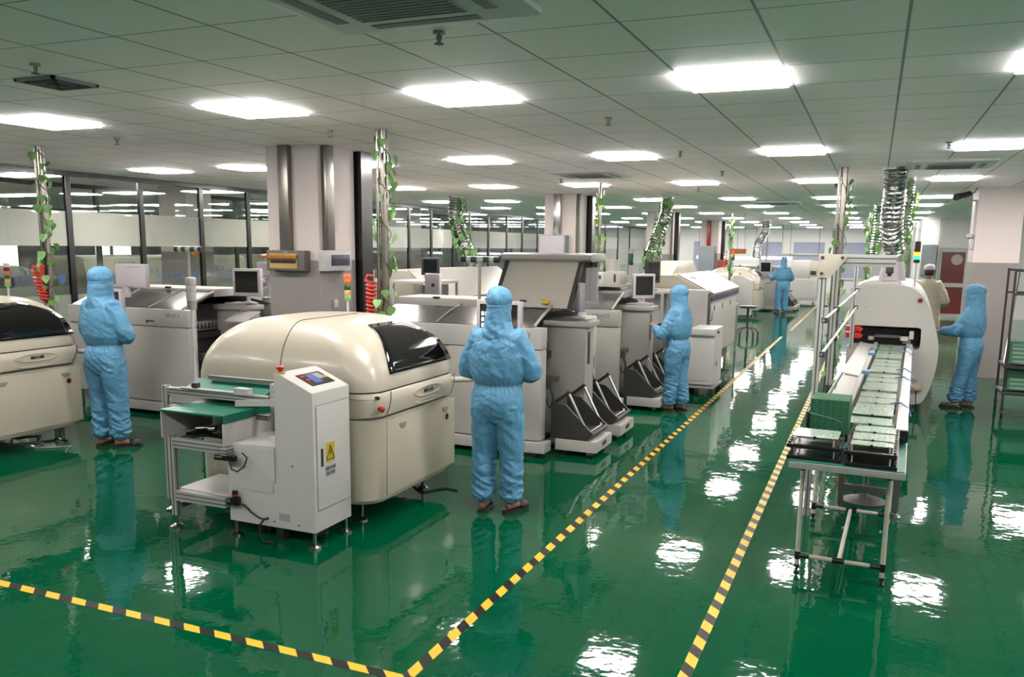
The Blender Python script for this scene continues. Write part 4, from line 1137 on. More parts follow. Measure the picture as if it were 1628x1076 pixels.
obj('interior', M().box(-0.505, 0.33, 11.97, 11.998, 0.80, 1.07), 'black', t)
for q in ((-0.2, 0.1, 11.8, 11.96, 0.90, 0.94), (0.13, 0.22, 11.56, 11.7, 0.86, 0.90), (-0.27, -0.2, 11.56, 11.7, 0.885, 0.93), (-0.5, 0.32, 11.9, 11.96, 1.0, 1.02)):
    obj('guide_block', M().box(*q, bev=0.008), 'mid_grey' if q[0] > -0.4 else 'graphite', t)
obj('clamp_unit', M().cyl((0.15, 11.56, 0.90), (0.15, 11.56, 0.95), 0.05, 16).box(0.2, 0.25, 11.55, 11.75, 0.92, 1.02), 'white_plastic', t)
for i in range(7): obj('inner_cable', M().tube([(-0.3 + i * 0.08, 11.75, 1.075), (-0.29 + i * 0.08, 11.7, 1.03), (-0.27 + i * 0.08, 11.8, 1.0)], 0.006, 6), 'graphite', t)
obj('stop_button', M().cyl((0.29, 11.5, 1.405), (0.29, 11.475, 1.405), 0.026, 16), 'red_dark', fp)
obj('screw_cap', M().cyl((-0.32, 11.5, 1.3), (-0.32, 11.497, 1.3), 0.006, 8), 'dark_grey', fp)
DX = 0.09
obj('notice_plate', M().box(0.14 + DX, 0.24 + DX, 11.494, 11.5, 0.39, 0.44), 'mid_grey', fp)
obj('warning_triangle', M().prism([(0.275 + DX, 0.355), (0.315 + DX, 0.355), (0.295 + DX, 0.395)], 'y', 11.493, 11.5), 'yellow', fp)
au = obj('air_unit', M().box(0.13 + DX, 0.30 + DX, 11.46, 11.5, 0.30, 0.34, bev=0.006), 'mid_grey', t)
obj('gauge', M().cyl((0.15 + DX, 11.462, 0.32), (0.15 + DX, 11.445, 0.32), 0.022, 16), 'white_plastic', au)
obj('indicator', M().cyl((0.24 + DX, 11.462, 0.325), (0.24 + DX, 11.45, 0.325), 0.009, 10), 'lamp_red_on', au)
for q in (0.17, 0.24):
    obj('air_hose', M().tube([(q + DX, 11.47, 0.30), (q + DX, 11.46, 0.22), (q + 0.01 + DX, 11.5, 0.12), (q + 0.02 + DX, 11.57, 0.02)], 0.006, 7), 'black_rubber', au)
for x, y in ((0.28, 11.75), (-0.4, 11.75), (0.28, 14.5), (-0.4, 14.5)): levelling_foot(x, y, 0.12, t)
for z in (0.905, 0.985):
    b_ = thing('parts_bin', 'upper red parts bin in the mouth of the curved machine' if z > 0.95 else 'lower red parts bin in the mouth of the curved machine', 'bin', (-0.44, 11.6, z), 'red parts bins')
    m = M(); m.prism([(-0.53, z), (-0.36, z), (-0.33, z + 0.035), (-0.36, z + 0.065), (-0.53, z + 0.065)], 'y', 11.50, 11.64, bev=0.004)
    obj('shell', m, 'red_bin', b_)
    obj('rim', M().box(-0.535, -0.36, 11.495, 11.645, z + 0.062, z + 0.07), 'red_bin', b_)
for k, (y, z) in enumerate(((6.9, 0.86), (8.35, 0.86), (8.9, 0.865), (10.4, 0.87), (10.9, 0.875))):
    obj('cable_tie', M().tube([(0.12, y, z + 0.005), (0.19, y - 0.08, z + 0.03), (0.24, y - 0.2, z + 0.015), (0.26, y - 0.3, z - 0.03)][:4], 0.006, 6), 'cable_blue', label='blue strap over the right conveyor rail, %s from the table' % ORD[k], cat='strap', group='blue straps on the conveyor rail')
for k, (y, x) in enumerate(((8.45, -0.14), (10.0, -0.16), (10.6, -0.16))):
    obj('clip', M().box(x - 0.03, x + 0.04, y - 0.05, y + 0.05, 0.876 if x < -0.15 else 0.862, 0.905, bev=0.008), 'sky_blue_clip', label='pale blue clip on the left conveyor rail, %s from the table' % ORD[k], cat='clip', group='pale blue clips on the conveyor rail')
tower_light(0.21, 12.0, 1.56, 1.85, 2.12, 'signal light glowing green and amber on the curved white machine', ['black', 'lamp_green_on', 'lamp_amber_on', 'red_dark', 'black', 'black'], r=0.036)
t = thing('duct_hood', 'pale funnel under the big foil duct', 'duct', (-0.04, 12.2, 1.6))
obj('cone', M().lathe([(0.165, 1.622), (0.125, 1.86)], -0.06, 12.1, 28), 'lilac_plastic', t)
obj('sleeve', M().lathe([(0.12, 1.861), (0.12, 1.98)], -0.06, 12.1, 24), 'mid_grey', t)
foil_duct([(-0.10, 11.6, 3.0), (-0.10, 11.7, 2.7), (-0.11, 11.9, 2.3), (-0.06, 12.1, 1.985)], 0.135, 'big ribbed foil duct dropping to the curved white machine')
t = thing('stool', 'chrome swivel stool pushed under the conveyor behind the table', 'stool', (-0.02, 7.0, 0))
obj('seat', M().lathe([(0.16, 0.56), (0.18, 0.57), (0.18, 0.61), (0.15, 0.63)], -0.02, 7.2, 24), 'graphite', t)
obj('column', M().cyl((-0.02, 7.2, 0.06), (-0.02, 7.2, 0.57), 0.024, 12), 'steel', t)
obj('foot_ring', M().tube([(-0.02 + 0.19 * cos(2 * pi * k / 28), 7.2 + 0.19 * sin(2 * pi * k / 28), 0.27) for k in range(29)], 0.011, 8), 'steel', t)
for k in range(4): obj('spoke', M().cyl((-0.02, 7.2, 0.27), (-0.02 + 0.19 * cos(pi * k / 2 + .5), 7.2 + 0.19 * sin(pi * k / 2 + .5), 0.27), 0.008, 8), 'steel', t)
obj('base', M().lathe([(0.17, 0.0), (0.17, 0.012), (0.05, 0.04), (0.03, 0.07)], -0.02, 7.2, 28), 'dark_grey', t)
POST[0] = None
foil_duct([(0.36, 13.2, 3.0), (0.37, 13.2, 2.7), (0.34, 13.2, 2.3), (0.28, 13.2, 1.62)], 0.065, 'narrow foil duct with ivy behind the big foil duct')
ivy([(0.37, 13.2, 2.95), (0.34, 13.2, 2.3), (0.28, 13.2, 1.7)], 0.08, 40, 'ivy on the narrow duct behind the big foil duct', False, 0.1, 21)
foil_duct([(0.0, 21.0, 3.0), (0.0, 21.0, 2.5), (-0.05, 21.0, 2.0), (-0.05, 21.0, 1.75)], 0.12, 'far foil duct seen left of the big one')
ivy([(0.0, 21.0, 2.95), (-0.05, 21.0, 1.75)], 0.13, 40, 'ivy on the far duct left of the big one', False, 0.11, 22)
foil_duct([(-8.05, 15.96, 3.0), (-8.05, 15.95, 2.6), (-7.9, 15.9, 2.2), (-7.7, 15.9, 1.85), (-7.65, 15.9, 1.56)], 0.14, 'white-looking foil duct with ivy above the lettered oven')
ivy([(-8.05, 15.96, 2.98), (-7.9, 15.9, 2.2), (-7.7, 15.9, 1.8)], 0.15, 60, 'ivy on the foil duct above the lettered oven', False, 0.11, 23)
foil_duct([(-3.88, 17.0, 3.0), (-3.9, 17.0, 2.7), (-4.05, 16.9, 2.2), (-4.12, 16.7, 1.85), (-4.1, 16.6, 1.6)], 0.12, 'foil duct with ivy beside the black monitor, middle distance')
ivy([(-3.88, 17.0, 2.98), (-4.05, 16.9, 2.2), (-4.1, 16.6, 1.7)], 0.13, 46, 'ivy on the middle-distance foil duct', False, 0.11, 24)
foil_duct([(-3.55, 30.5, 3.0), (-3.55, 30.5, 2.6), (-3.75, 30.5, 2.2), (-3.8, 30.5, 1.7)], 0.14, 'pale far duct above the far worker')
foil_duct([(-5.9, 26.4, 3.0), (-5.85, 26.4, 2.6), (-5.8, 26.4, 2.0), (-5.8, 26.4, 1.5)], 0.1, 'thin far foil duct behind the middle-distance one')
# ---------------------------------------------------------------- people in hooded coveralls
from mathutils.bvhtree import BVHTree

def remeshed(m, voxel, smooth_n, factor=0.5):
    me = bpy.data.meshes.new('tmp'); m.b.to_mesh(me); m.b.free()
    o = bpy.data.objects.new('tmp', me); C.objects.link(o)
    r_ = o.modifiers.new('r', 'REMESH'); r_.mode = 'VOXEL'; r_.voxel_size = voxel
    if smooth_n:
        s = o.modifiers.new('s', 'SMOOTH'); s.factor = factor; s.iterations = smooth_n
    bpy.context.view_layer.update()
    out = bpy.data.meshes.new_from_object(o.evaluated_get(bpy.context.evaluated_depsgraph_get()))
    bpy.data.objects.remove(o); bpy.data.meshes.remove(me)
    return out

def ring(z, rx, ry, cx=0, cy=0, n=24):
    return [(cx + rx * cos(2 * pi * k / n), cy + ry * sin(2 * pi * k / n), z) for k in range(n)]

def hand(m, wrist, direction, palm_n, side, curl=0.5, s=1.0):
    d = Vector(direction).normalized(); n = Vector(palm_n); n = (n - d * n.dot(d)).normalized()
    u = d.cross(n).normalized() * side          # towards the thumb
    w_ = Vector(wrist)
    m.tube([w_ - d * 0.03, w_ + d * 0.01, w_ + d * 0.045, w_ + d * 0.09], [(0.024 * s, 0.019 * s), (0.028 * s, 0.018 * s), (0.039 * s, 0.016 * s), (0.037 * s, 0.013 * s)], 14, up=tuple(u))
    for i, (off, ln) in enumerate(((0.029, 0.072), (0.010, 0.08), (-0.010, 0.074), (-0.029, 0.058))):
        p = w_ + d * 0.082 + u * off * s
        pts = [p]; dd = d.copy(); c = curl * (0.8 + 0.15 * i)
        for k in range(3):
            dd = (dd * cos(c * 0.75) + n * sin(c * 0.75)).normalized()
            p = p + dd * ln * (0.45, 0.32, 0.25)[k] * s
            pts.append(p)
        m.tube(pts, [0.0095 * s, 0.009 * s, 0.0085 * s, 0.007 * s], 8)
    b0 = w_ + d * 0.025 + u * 0.026 * s
    dt = (d * 0.7 + u * 0.75 + n * 0.35).normalized()
    m.tube([b0, b0 + dt * 0.035 * s, b0 + dt * 0.06 * s + d * 0.006, b0 + dt * 0.072 * s + d * 0.02], [0.0125 * s, 0.0115 * s, 0.010 * s, 0.008 * s], 8)

def person(label, loc, heading, arms, height=1.72, hood=True, suit='suit_blue', voxel=0.0095, wide=1.0, face=True, feet=((-0.11, 0.0, 0.15), (0.11, 0.03, -0.2)), coat=False, seed=1, curl=0.6, lean=0.0):
    s = height / 1.72
    # ---- body: one continuous surface
    b = M()
    b.loft([ring(0.80, 0.15, 0.10), ring(0.95, 0.15, 0.105), ring(1.08, 0.135, 0.10), ring(1.25, 0.155, 0.11), ring(1.38, 0.16, 0.095), ring(1.44, 0.10, 0.075), ring(1.47, 0.06, 0.06), ring(1.56, 0.055, 0.06)])
    hy = 0.015
    b.loft([ring(1.505, 0.035, 0.04, 0, hy + 0.03), ring(1.53, 0.055, 0.07, 0, hy + 0.015), ring(1.58, 0.066, 0.088, 0, hy), ring(1.63, 0.072, 0.097, 0, hy - 0.005), ring(1.68, 0.069, 0.09, 0, hy - 0.012), ring(1.715, 0.045, 0.06, 0, hy - 0.015), ring(1.725, 0.012, 0.02, 0, hy - 0.015)])
    b.ell((0, hy + 0.098, 1.595), (0.013, 0.022, 0.02), 10, 6)       # nose
    b.tube([(0, hy + 0.09, 1.64), (0, hy + 0.102, 1.605)], [0.009, 0.013], 8)
    b.ell((0, hy + 0.082, 1.56), (0.026, 0.014, 0.009), 10, 6)       # mouth
    b.ell((0, hy + 0.075, 1.522), (0.02, 0.018, 0.016), 10, 6)       # chin
    for q in (-1, 1):
        b.ell((q * 0.072, hy - 0.01, 1.60), (0.01, 0.02, 0.032), 10, 6)
        b.tube([(q * 0.015, hy + 0.088, 1.645), (q * 0.05, hy + 0.075, 1.645)], 0.009, 8)
    for fx, fy, toe in feet:
        q = 1 if fx > 0 else -1
        b.tube([(q * 0.09, 0, 0.86), (fx * 1.0, fy * 0.3 + 0.01, 0.48), (fx, fy, 0.2), (fx, fy, 0.08)], [0.075, 0.056, 0.042, 0.036], 14)
        f = Vector((-sin(toe), cos(toe), 0))
        p = Vector((fx, fy, 0))
        b.tube([p - f * 0.055 + Vector((0, 0, 0.045)), p + Vector((0, 0, 0.055)), p + f * 0.08 + Vector((0, 0, 0.043)), p + f * 0.15 + Vector((0, 0, 0.032)), p + f * 0.18 + Vector((0, 0, 0.028))], [(0.026, 0.026), (0.034, 0.038), (0.04, 0.026), (0.045, 0.017), (0.03, 0.011)], 12, up=(1, 0, 0))
    for q, (el, wr, hd, pn) in zip((-1, 1), arms):
        sh = Vector((q * 0.165, -0.005, 1.39))
        b.tube([sh, Vector(el), Vector(wr)], [0.05, 0.04, 0.026], 12)
        hand(b, wr, hd, pn, q, curl)
    body_me = remeshed(b, 0.0062 if face or True else 0.009, 2)
    # ---- coverall
    g = M()
    if not coat:
        g.loft([ring(0.74, 0.17, 0.115), ring(0.80, 0.205 * wide, 0.142, 0, -0.01), ring(0.90, 0.214 * wide, 0.155, 0, -0.014), ring(0.98, 0.203 * wide, 0.146, 0, -0.01), ring(1.035, 0.188 * wide, 0.128), ring(1.06, 0.205 * wide, 0.145), ring(1.12, 0.228 * wide, 0.158, 0, -0.005), ring(1.24, 0.238 * wide, 0.155, 0, -0.012), ring(1.34, 0.228 * wide, 0.14, 0, -0.016), ring(1.41, 0.178 * wide, 0.12, 0, -0.016), ring(1.46, 0.11, 0.10, 0, -0.01), ring(1.5, 0.085, 0.092)])
    else:
        g.loft([ring(0.62, 0.245, 0.17), ring(0.85, 0.235, 0.165), ring(1.06, 0.22, 0.15), ring(1.26, 0.225, 0.145, 0, -0.008), ring(1.36, 0.215, 0.13, 0, -0.012), ring(1.43, 0.16, 0.11, 0, -0.012), ring(1.475, 0.10, 0.09), ring(1.49, 0.08, 0.08)])
    for fx, fy, toe in feet:
        q = 1 if fx > 0 else -1
        g.tube([(q * 0.098 * wide, -0.008, 0.88), (q * 0.104 * wide, 0, 0.72), (fx * 0.98, fy * 0.35 + 0.012, 0.48), (fx, fy * 0.8, 0.3), (fx, fy, 0.2), (fx, fy, 0.145), (fx, fy, 0.095), (fx, fy, 0.08)],
               [(0.116 * wide, 0.14), (0.112, 0.124), (0.098, 0.104), (0.092, 0.097), (0.092, 0.096), (0.094, 0.098), (0.072, 0.076), (0.06, 0.064)], 18, up=(1, 0, 0))
    for q, (el, wr, hd, pn) in zip((-1, 1), arms):
        sh = Vector((q * 0.16, -0.008, 1.385)); el = Vector(el); wr = Vector(wr)
        up_ = sh.lerp(el, 0.45); fo = el.lerp(wr, 0.5)
        cu = el.lerp(wr, 0.93); hm = el.lerp(wr, 1.0)
        g.tube([Vector((q * 0.10, -0.008, 1.36)), sh, up_, sh.lerp(el, 0.85), el.lerp(up_, 0.05).lerp(fo, 0.05), el.lerp(wr, 0.2), fo, el.lerp(wr, 0.8), cu, hm], [0.09, 0.098, 0.088, 0.083, 0.082, 0.08, 0.072, 0.064, 0.05, 0.044], 16)
    if hood:
        g.loft([ring(1.36, 0.175, 0.115, 0, -0.02), ring(1.42, 0.165, 0.125, 0, -0.02), ring(1.465, 0.117, 0.13, 0, -0.012), ring(1.51, 0.099, 0.13, 0, hy - 0.018), ring(1.56, 0.095, 0.13, 0, hy - 0.015), ring(1.61, 0.097, 0.132, 0, hy - 0.012), ring(1.648, 0.091, 0.126, 0, hy - 0.01), ring(1.672, 0.098, 0.134, 0, hy - 0.012), ring(1.70, 0.097, 0.132, 0, hy - 0.014), ring(1.735, 0.088, 0.12, 0, hy - 0.016), ring(1.765, 0.068, 0.095, 0, hy - 0.018), ring(1.785, 0.039, 0.058, 0, hy - 0.018), ring(1.792, 0.010, 0.018, 0, hy - 0.018)])
    cov = remeshed(g, voxel, 4)
    # creases
    cov.calc_loop_triangles()
    dis = []
    for v in cov.vertices:
        p = v.co; z = p.z
        sd = seed * 7.3
        cr = 1 - abs(noise.noise(Vector((p.x * 7 + sd, p.y * 7, z * (13 if z > 0.45 else 21) + p.x * 9)))) * 2
        cr2 = 1 - abs(noise.noise(Vector((p.x * 15 - sd, p.y * 15, z * 30 - p.x * 12)))) * 2
        amp = 0.0085
        if z < 0.42 and not coat: amp = 0.010 + (0.42 - z) * 0.075
        if z < 0.11: amp = 0.003
        if 0.72 < z < 0.86: amp = 0.011
        if abs(z - 1.035) < 0.06 and not coat: amp = 0.004
        if z > 1.48: amp = 0.0075
        # gathers at waist and hood band
        ga = 0
        if not coat and abs(z - 1.04) < 0.075:
            ga = 0.004 * sin(math.atan2(p.y, p.x) * 26 + noise.noise(p * 9) * 4) * (1 - abs(z - 1.04) / 0.075)
        if hood and 1.66 < z < 1.76:
            ga += 0.0035 * sin(math.atan2(p.y, p.x) * 22 + seed)
        if hood and 1.36 < z < 1.62 and p.y < 0.02:      # drape folds down the back of the hood
            ga += 0.007 * (1 - abs(z - 1.49) / 0.13) * (1 - abs(noise.noise(Vector((p.x * 17 + sd, z * 4 + p.x * 6, seed)))) * 3)
        dis.append(v.normal * (amp * (cr * 0.75 + cr2 * 0.35 - 0.55) + ga))
    for v, d in zip(cov.vertices, dis): v.co += d
    # face opening in the hood: eyes only
    if hood:
        bm_ = bmesh.new(); bm_.from_mesh(cov)
        dl = [f for f in bm_.faces if (lambda c: c.y > hy + 0.045 and 1.603 < c.z < 1.652 and abs(c.x) < 0.066)(f.calc_center_median())]
        bmesh.ops.delete(bm_, geom=dl, context='FACES')
        bm_.to_mesh(cov); bm_.free()
    bvh = BVHTree.FromPolygons([v.co[:] for v in cov.vertices], [p.vertices[:] for p in cov.polygons])
    def on_surf(o_, d_, off=0.001):
        h = bvh.ray_cast(Vector(o_), Vector(d_))
        return h[0] - Vector(d_).normalized() * off if h[0] else None
    S = Matrix.Scale(s * 0.99, 4)
    o = obj('person', body_me, 'skin', None, local=True, smooth=180, label=label, cat='person')
    body_me.transform(S)
    ORG[o.name] = Vector(loc)
    o.location = loc; o.rotation_euler = (0, lean, heading)
    def child(name, m, mt, parent=None, sm=180):
        c = obj(name, m, mt, parent or o, local=True, smooth=sm)
        c.data.transform(S)
        return c
    cv = child('lab_coat' if coat else 'coverall', cov, suit)
    seam = 'suit_seam' if suit == 'suit_blue' else suit
    def loop(name, pts, r, closed=True, mt=None):
        pts = [p for p in pts if p is not None]
        if len(pts) < 3: return
        child(name, M().tube(pts + ([pts[0]] if closed else []), r, 5), mt or seam, cv)
    if not coat:
        loop('waist_seam', [on_surf((0.6 * cos(a), 0.6 * sin(a), 1.037), (-cos(a), -sin(a), 0)) for a in [2 * pi * k / 60 for k in range(60)] if abs(cos(a)) < 0.97], 0.003, False)
        loop('back_seam', [on_surf((0, -0.6, z), (0, 1, 0)) for z in [0.82 + 0.03 * k for k in range(21)]], 0.0018, False)
        for q in (-1, 1):
            loop('raglan_seam', [on_surf((q * (0.10 + 0.085 * t), -0.6, 1.44 - 0.19 * t), (0, 1, 0)) for t in [k / 12 for k in range(13)]], 0.0018, False)
    if hood:
        band = [on_surf((0.4 * cos(a), 0.4 * sin(a) + hy, 1.652 + 0.012 * sin(a)), (-cos(a), -sin(a), 0), 0.002) for a in [2 * pi * k / 48 for k in range(48)]]
        loop('hood_band', band, 0.0045, True, suit)
        for q in (-1, 1):
            child('eye', M().ell((q * 0.031, hy + 0.083, 1.625), (0.013, 0.008, 0.007), 12, 8), 'white_plastic')
            child('iris', M().ell((q * 0.031, hy + 0.0895, 1.625), (0.0055, 0.003, 0.0055), 10, 6), 'hair')
    else:
        child('hair', M().loft([ring(1.555, 0.068, 0.05, 0, hy - 0.055), ring(1.60, 0.081, 0.095, 0, hy - 0.018), ring(1.66, 0.084, 0.1, 0, hy - 0.016), ring(1.70, 0.075, 0.09, 0, hy - 0.016)]), 'hair')
        child('cap', M().loft([ring(1.645, 0.088, 0.108, 0, hy - 0.008), ring(1.665, 0.094, 0.114, 0, hy - 0.008), ring(1.70, 0.092, 0.11, 0, hy - 0.01), ring(1.735, 0.07, 0.085, 0, hy - 0.012), ring(1.75, 0.02, 0.03, 0, hy - 0.012)]), 'white_plastic')
        child('trousers', M().tube([(-0.09, 0, 0.85), (-0.1, 0, 0.5), (-0.1, 0, 0.1)], [0.1, 0.085, 0.07], 14).tube([(0.09, 0, 0.85), (0.1, 0, 0.5), (0.1, 0, 0.1)], [0.1, 0.085, 0.07], 14), 'graphite')
    for fx, fy, toe in feet:
        f = Vector((-sin(toe), cos(toe), 0)); r2_ = Vector((cos(toe), sin(toe), 0)); p = Vector((fx, fy, 0))
        so = []
        for t_, w_ in ((-0.09, 0.018), (-0.075, 0.034), (-0.03, 0.042), (0.05, 0.045), (0.12, 0.053), (0.17, 0.047), (0.2, 0.02)):
            so.append((t_, w_))
        outl = [p + f * t_ + r2_ * w_ for t_, w_ in so] + [p + f * t_ - r2_ * w_ for t_, w_ in so[::-1]]
        m = M(); m.loft([[(q.x, q.y, 0.0) for q in outl], [(q.x, q.y, 0.022) for q in outl]])
        sl = child('slipper', m, 'slipper', None, 40)
        st = []
        for k in range(9):
            a = pi * k / 8
            st.append([p + f * (0.075 + dt) + r2_ * (0.053 * cos(a)) + Vector((0, 0, 0.018 + 0.055 * sin(a) * (1 - (dt - 0.0) * 2.2))) for dt in (0.0, 0.06, 0.10)])
        me_ = M(); me_.loft([list(c) for c in zip(*st)], False, False, closed=False)
        stp = child('strap', me_, 'slipper', sl, 60)
        md = stp.modifiers.new('thickness', 'SOLIDIFY'); md.thickness = 0.006
    return o

Z = (0, 0, -1)
typing = [((-0.275, 0.03, 1.12), (-0.10, 0.24, 1.12), (0.3, 0.95, 0), Z), ((0.275, 0.03, 1.12), (0.10, 0.24, 1.12), (-0.3, 0.95, 0), Z)]
person('person in blue hooded coverall seen from behind, nearest, facing the lit monitor', (-2.53, 5.72, 0), 0.08, typing, 1.66, seed=1, feet=((-0.115, 0.0, 0.12), (0.11, 0.03, -0.35)))
person('person in blue hooded coverall with bare heels, working at far left', (-6.84, 6.0, 0), 0.0,
       [((-0.285, 0.05, 1.14), (-0.12, 0.25, 1.16), (0.3, 0.9, 0), Z), ((0.27, 0.03, 1.12), (0.05, 0.22, 1.1), (-0.5, 0.85, 0), Z)], 1.71, seed=2, wide=1.03, feet=((-0.10, 0.0, 0.2), (0.11, 0.03, -0.75)))
person('person in blue hooded coverall in profile with raised hand, mid picture', (-2.18, 10.4, 0), 1.25,
       [((-0.26, 0.1, 1.08), (-0.14, 0.30, 1.19), (0.25, 0.8, 0.5), (0.7, 0.2, -0.5)), ((0.25, 0.06, 1.08), (0.14, 0.28, 1.17), (-0.3, 0.8, 0.4), (-0.7, 0.2, -0.5))], 1.51, seed=3, wide=1.08, feet=((-0.09, 0.04, 0.1), (0.10, -0.05, -0.1)), curl=0.9)
person('person in blue hooded coverall touching the curved white machine at right', (1.20, 12.25, 0), 1.25,
       [((-0.24, 0.16, 1.12), (-0.13, 0.38, 1.10), (0.1, 1, 0.05), Z), ((0.25, 0.1, 1.1), (0.14, 0.32, 1.05), (-0.1, 1, 0.05), Z)], 1.55, seed=4, wide=1.1, feet=((-0.09, 0.12, 0.1), (0.10, -0.02, -0.05)), curl=0.3)
person('far person in blue hooded coverall at a panel, down the aisle', (-2.62, 27.8, 0), 0.35,
       [((-0.30, 0.05, 1.10), (-0.33, 0.30, 1.18), (-0.2, 0.95, 0.1), Z), ((0.29, 0.02, 1.1), (0.2, 0.25, 1.08), (-0.2, 0.95, 0), Z)], 1.73, seed=5, voxel=0.014)
person('person in white coat and white cap behind the curved machine', (0.9, 17.0, 0), -0.1,
       [((-0.28, 0.03, 1.1), (-0.18, 0.27, 1.12), (0.2, 0.9, 0.1), Z), ((0.29, 0.0, 1.1), (0.22, 0.2, 1.02), (-0.1, 0.9, 0), Z)], 1.76, hood=False, suit='suit_white', coat=True, seed=6, voxel=0.014)
# ---------------------------------------------------------------- monitors, benches and equipment further back
t = monitor(-2.93, 6.62, 1.39, 0.0, 'lit white touch monitor in front of the nearest worker', 0.42, 0.30, 'lilac_plastic', 'screen', 0.0, icons=True)
t = near_printer
ta = obj('monitor_arm', M().tube([(-3.2, 6.21, 0.9), (-3.12, 6.4, 0.88), (-2.98, 6.62, 0.88), (-2.93, 6.7, 0.95), (-2.93, 6.7, 1.3)], 0.024, 12), 'cream', t)
obj('plate', M().box(-3.0, -2.86, 6.672, 6.69, 1.3, 1.46), 'cream', ta)
monitor(-7.33, 6.5, 1.39, 0.0, 'white monitor half hidden behind the far-left worker', 0.40, 0.26, 'lilac_plastic', 'screen', 0.0)
t = left_printer
obj('monitor_arm', M().tube([(-7.38, 6.14, 0.9), (-7.3, 6.3, 0.88), (-7.33, 6.58, 0.9), (-7.33, 6.58, 1.32)], 0.024, 12), 'cream', t)
t = thing('display_housing', 'lilac display housing above the far-left worker\'s monitor', 'display', (-7.2, 6.75, 1.5))
obj('case', M().box(-7.42, -6.99, 6.7, 6.76, 1.53, 1.77, bev=0.015), 'lilac_plastic', t)
obj('neck', M().box(-7.33, -7.25, 6.545, 6.74, 1.42, 1.46).box(-7.33, -7.25, 6.71, 6.74, 1.46, 1.54), 'lilac_plastic', t)
obj('slot', M().box(-7.28, -7.04, 6.697, 6.702, 1.735, 1.742), 'mid_grey', t)
monitor(-2.72, 8.2, 1.503, 2.2, 'white monitor seen from behind, on the pedestal of the raised-lid machine', 0.30, 0.29, 'lilac_plastic', 'screen', 0.07, 0.06)
monitor(-2.74, 10.86, 1.507, 0.75, 'white monitor with dark screen on the second pedestal, beside middle worker', 0.32, 0.32, 'lilac_plastic', 'screen', 0.06, 0.05)
monitor(-6.95, 8.2, 1.532, 0.12, 'white monitor with dark screen facing the camera, left of the square column', 0.38, 0.33, 'white_plastic', 'screen', 0.08, 0.06)
t = thing('keyboard_tray', 'fold-down beige tray below the monitor left of the square column', 'tray', (-6.8, 8.05, 1.1))
obj('plate', M().prism([(7.83, 1.085), (8.115, 1.185), (8.115, 1.2), (7.83, 1.1)], 'x', -6.98, -6.68, bev=0.003), 'light_grey', t)
obj('bracket', M().box(-6.9, -6.87, 8.08, 8.12, 1.05, 1.19), 'dark_grey', t)
monitor(-7.2, 8.9, 1.66, 0.1, 'lilac monitor back rising behind the dark-screen monitor', 0.32, 0.2, 'lilac_plastic', 'lilac_plastic', 0.26)
t = thing('printer_unit', 'lilac unit standing behind the coral hose pole', 'display', (-5.0, 8.3, 1.41))
POSTX = obj('case', M().box(-5.07, -4.86, 9.2, 9.27, 1.39, 1.66, bev=0.02), 'lilac_plastic', t)
obj('badge', M().box(-4.97, -4.93, 9.195, 9.2, 1.5, 1.54), 'text_black', t)
obj('post', M().cyl((-4.97, 9.25, 0.0), (-4.97, 9.25, 1.4), 0.02, 10), 'dark_grey', t)
monitor(-6.1, 11.25, 1.691, 0.2, 'black monitor on the bench left of the lettered oven', 0.28, 0.26, 'graphite', 'screen', 0.08)
monitor(-2.95, 12.22, 1.657, 1.1, 'tall black monitor behind the second pedestal monitor', 0.3, 0.33, 'graphite', 'screen', 0.1)
# benches with shelves
def bench(x0, x1, y0, y1, h, label, shelf=None, mt='light_grey'):
    t = thing('bench', label, 'bench', ((x0 + x1) / 2, (y0 + y1) / 2, 0))
    obj('top', M().box(x0, x1, y0, y1, h - 0.04, h, bev=0.004), mt, t)
    for x in (x0 + 0.02, x1 - 0.02):
        for y in (y0 + 0.02, y1 - 0.02):
            obj('leg', M().box(x - 0.018, x + 0.018, y - 0.018, y + 0.018, 0, h - 0.04), 'alu_white', t)
    obj('brace', M().box(x0 + 0.02, x1 - 0.02, y0 + 0.01, y0 + 0.035, 0.25, 0.29), 'alu_white', t)
    if shelf: obj('shelf', M().box(x0 + 0.04, x1 - 0.04, y0 + 0.04, y1 - 0.04, shelf - 0.02, shelf), mt, t)
    return t
bench(-6.62, -5.85, 11.0, 11.7, 1.48, 'tall pale bench carrying the black monitor', None)
t = thing('server_cabinet', 'narrow dark cabinet under the tall pale bench', 'cabinet', (-6.0, 11.1, 0))
obj('case', M().box(-6.12, -5.92, 11.06, 11.5, 0.0, 1.42, bev=0.006), 'graphite', t)
obj('label_plate', M().box(-6.05, -5.98, 11.055, 11.061, 1.30, 1.34), 'orange', t)
bench(-3.3, -2.75, 12.02, 12.43, 1.39, 'small bench end carrying the tall black monitor', None)
# equipment on the second placement machine
t = thing('inspection_unit', 'grey inspection unit with round pillar on the second placement machine', 'machine', (-3.3, 10.9, 1.47))
obj('shelf', M().box(-3.75, -2.95, 10.5, 11.2, 1.5, 1.525, bev=0.004), 'mid_grey', t)
obj('block', M().box(-3.6, -3.2, 10.7, 11.05, 1.525, 1.67, bev=0.01), 'white_metal', t)
obj('block', M().box(-3.22, -3.0, 10.6, 10.95, 1.525, 1.69, bev=0.008), 'tower_grey', t)
obj('pillar', M().cyl((-3.18, 10.9, 1.67), (-3.18, 10.9, 1.84), 0.085, 24), 'tower_grey', t)
obj('display', M().box(-3.42, -3.28, 10.695, 10.702, 1.59, 1.64), 'dark_grey', t)
obj('slot', M().box(-3.08, -3.05, 10.595, 10.602, 1.56, 1.66), 'dark_grey', t)
obj('support', M().box(-3.6, -3.1, 10.75, 11.0, 1.457, 1.5), 'mid_grey', t)
t = thing('signal_light', 'green and black signal light on a grey stem behind the round pillar', 'signal light', (-3.1, 11.6, 1.3))
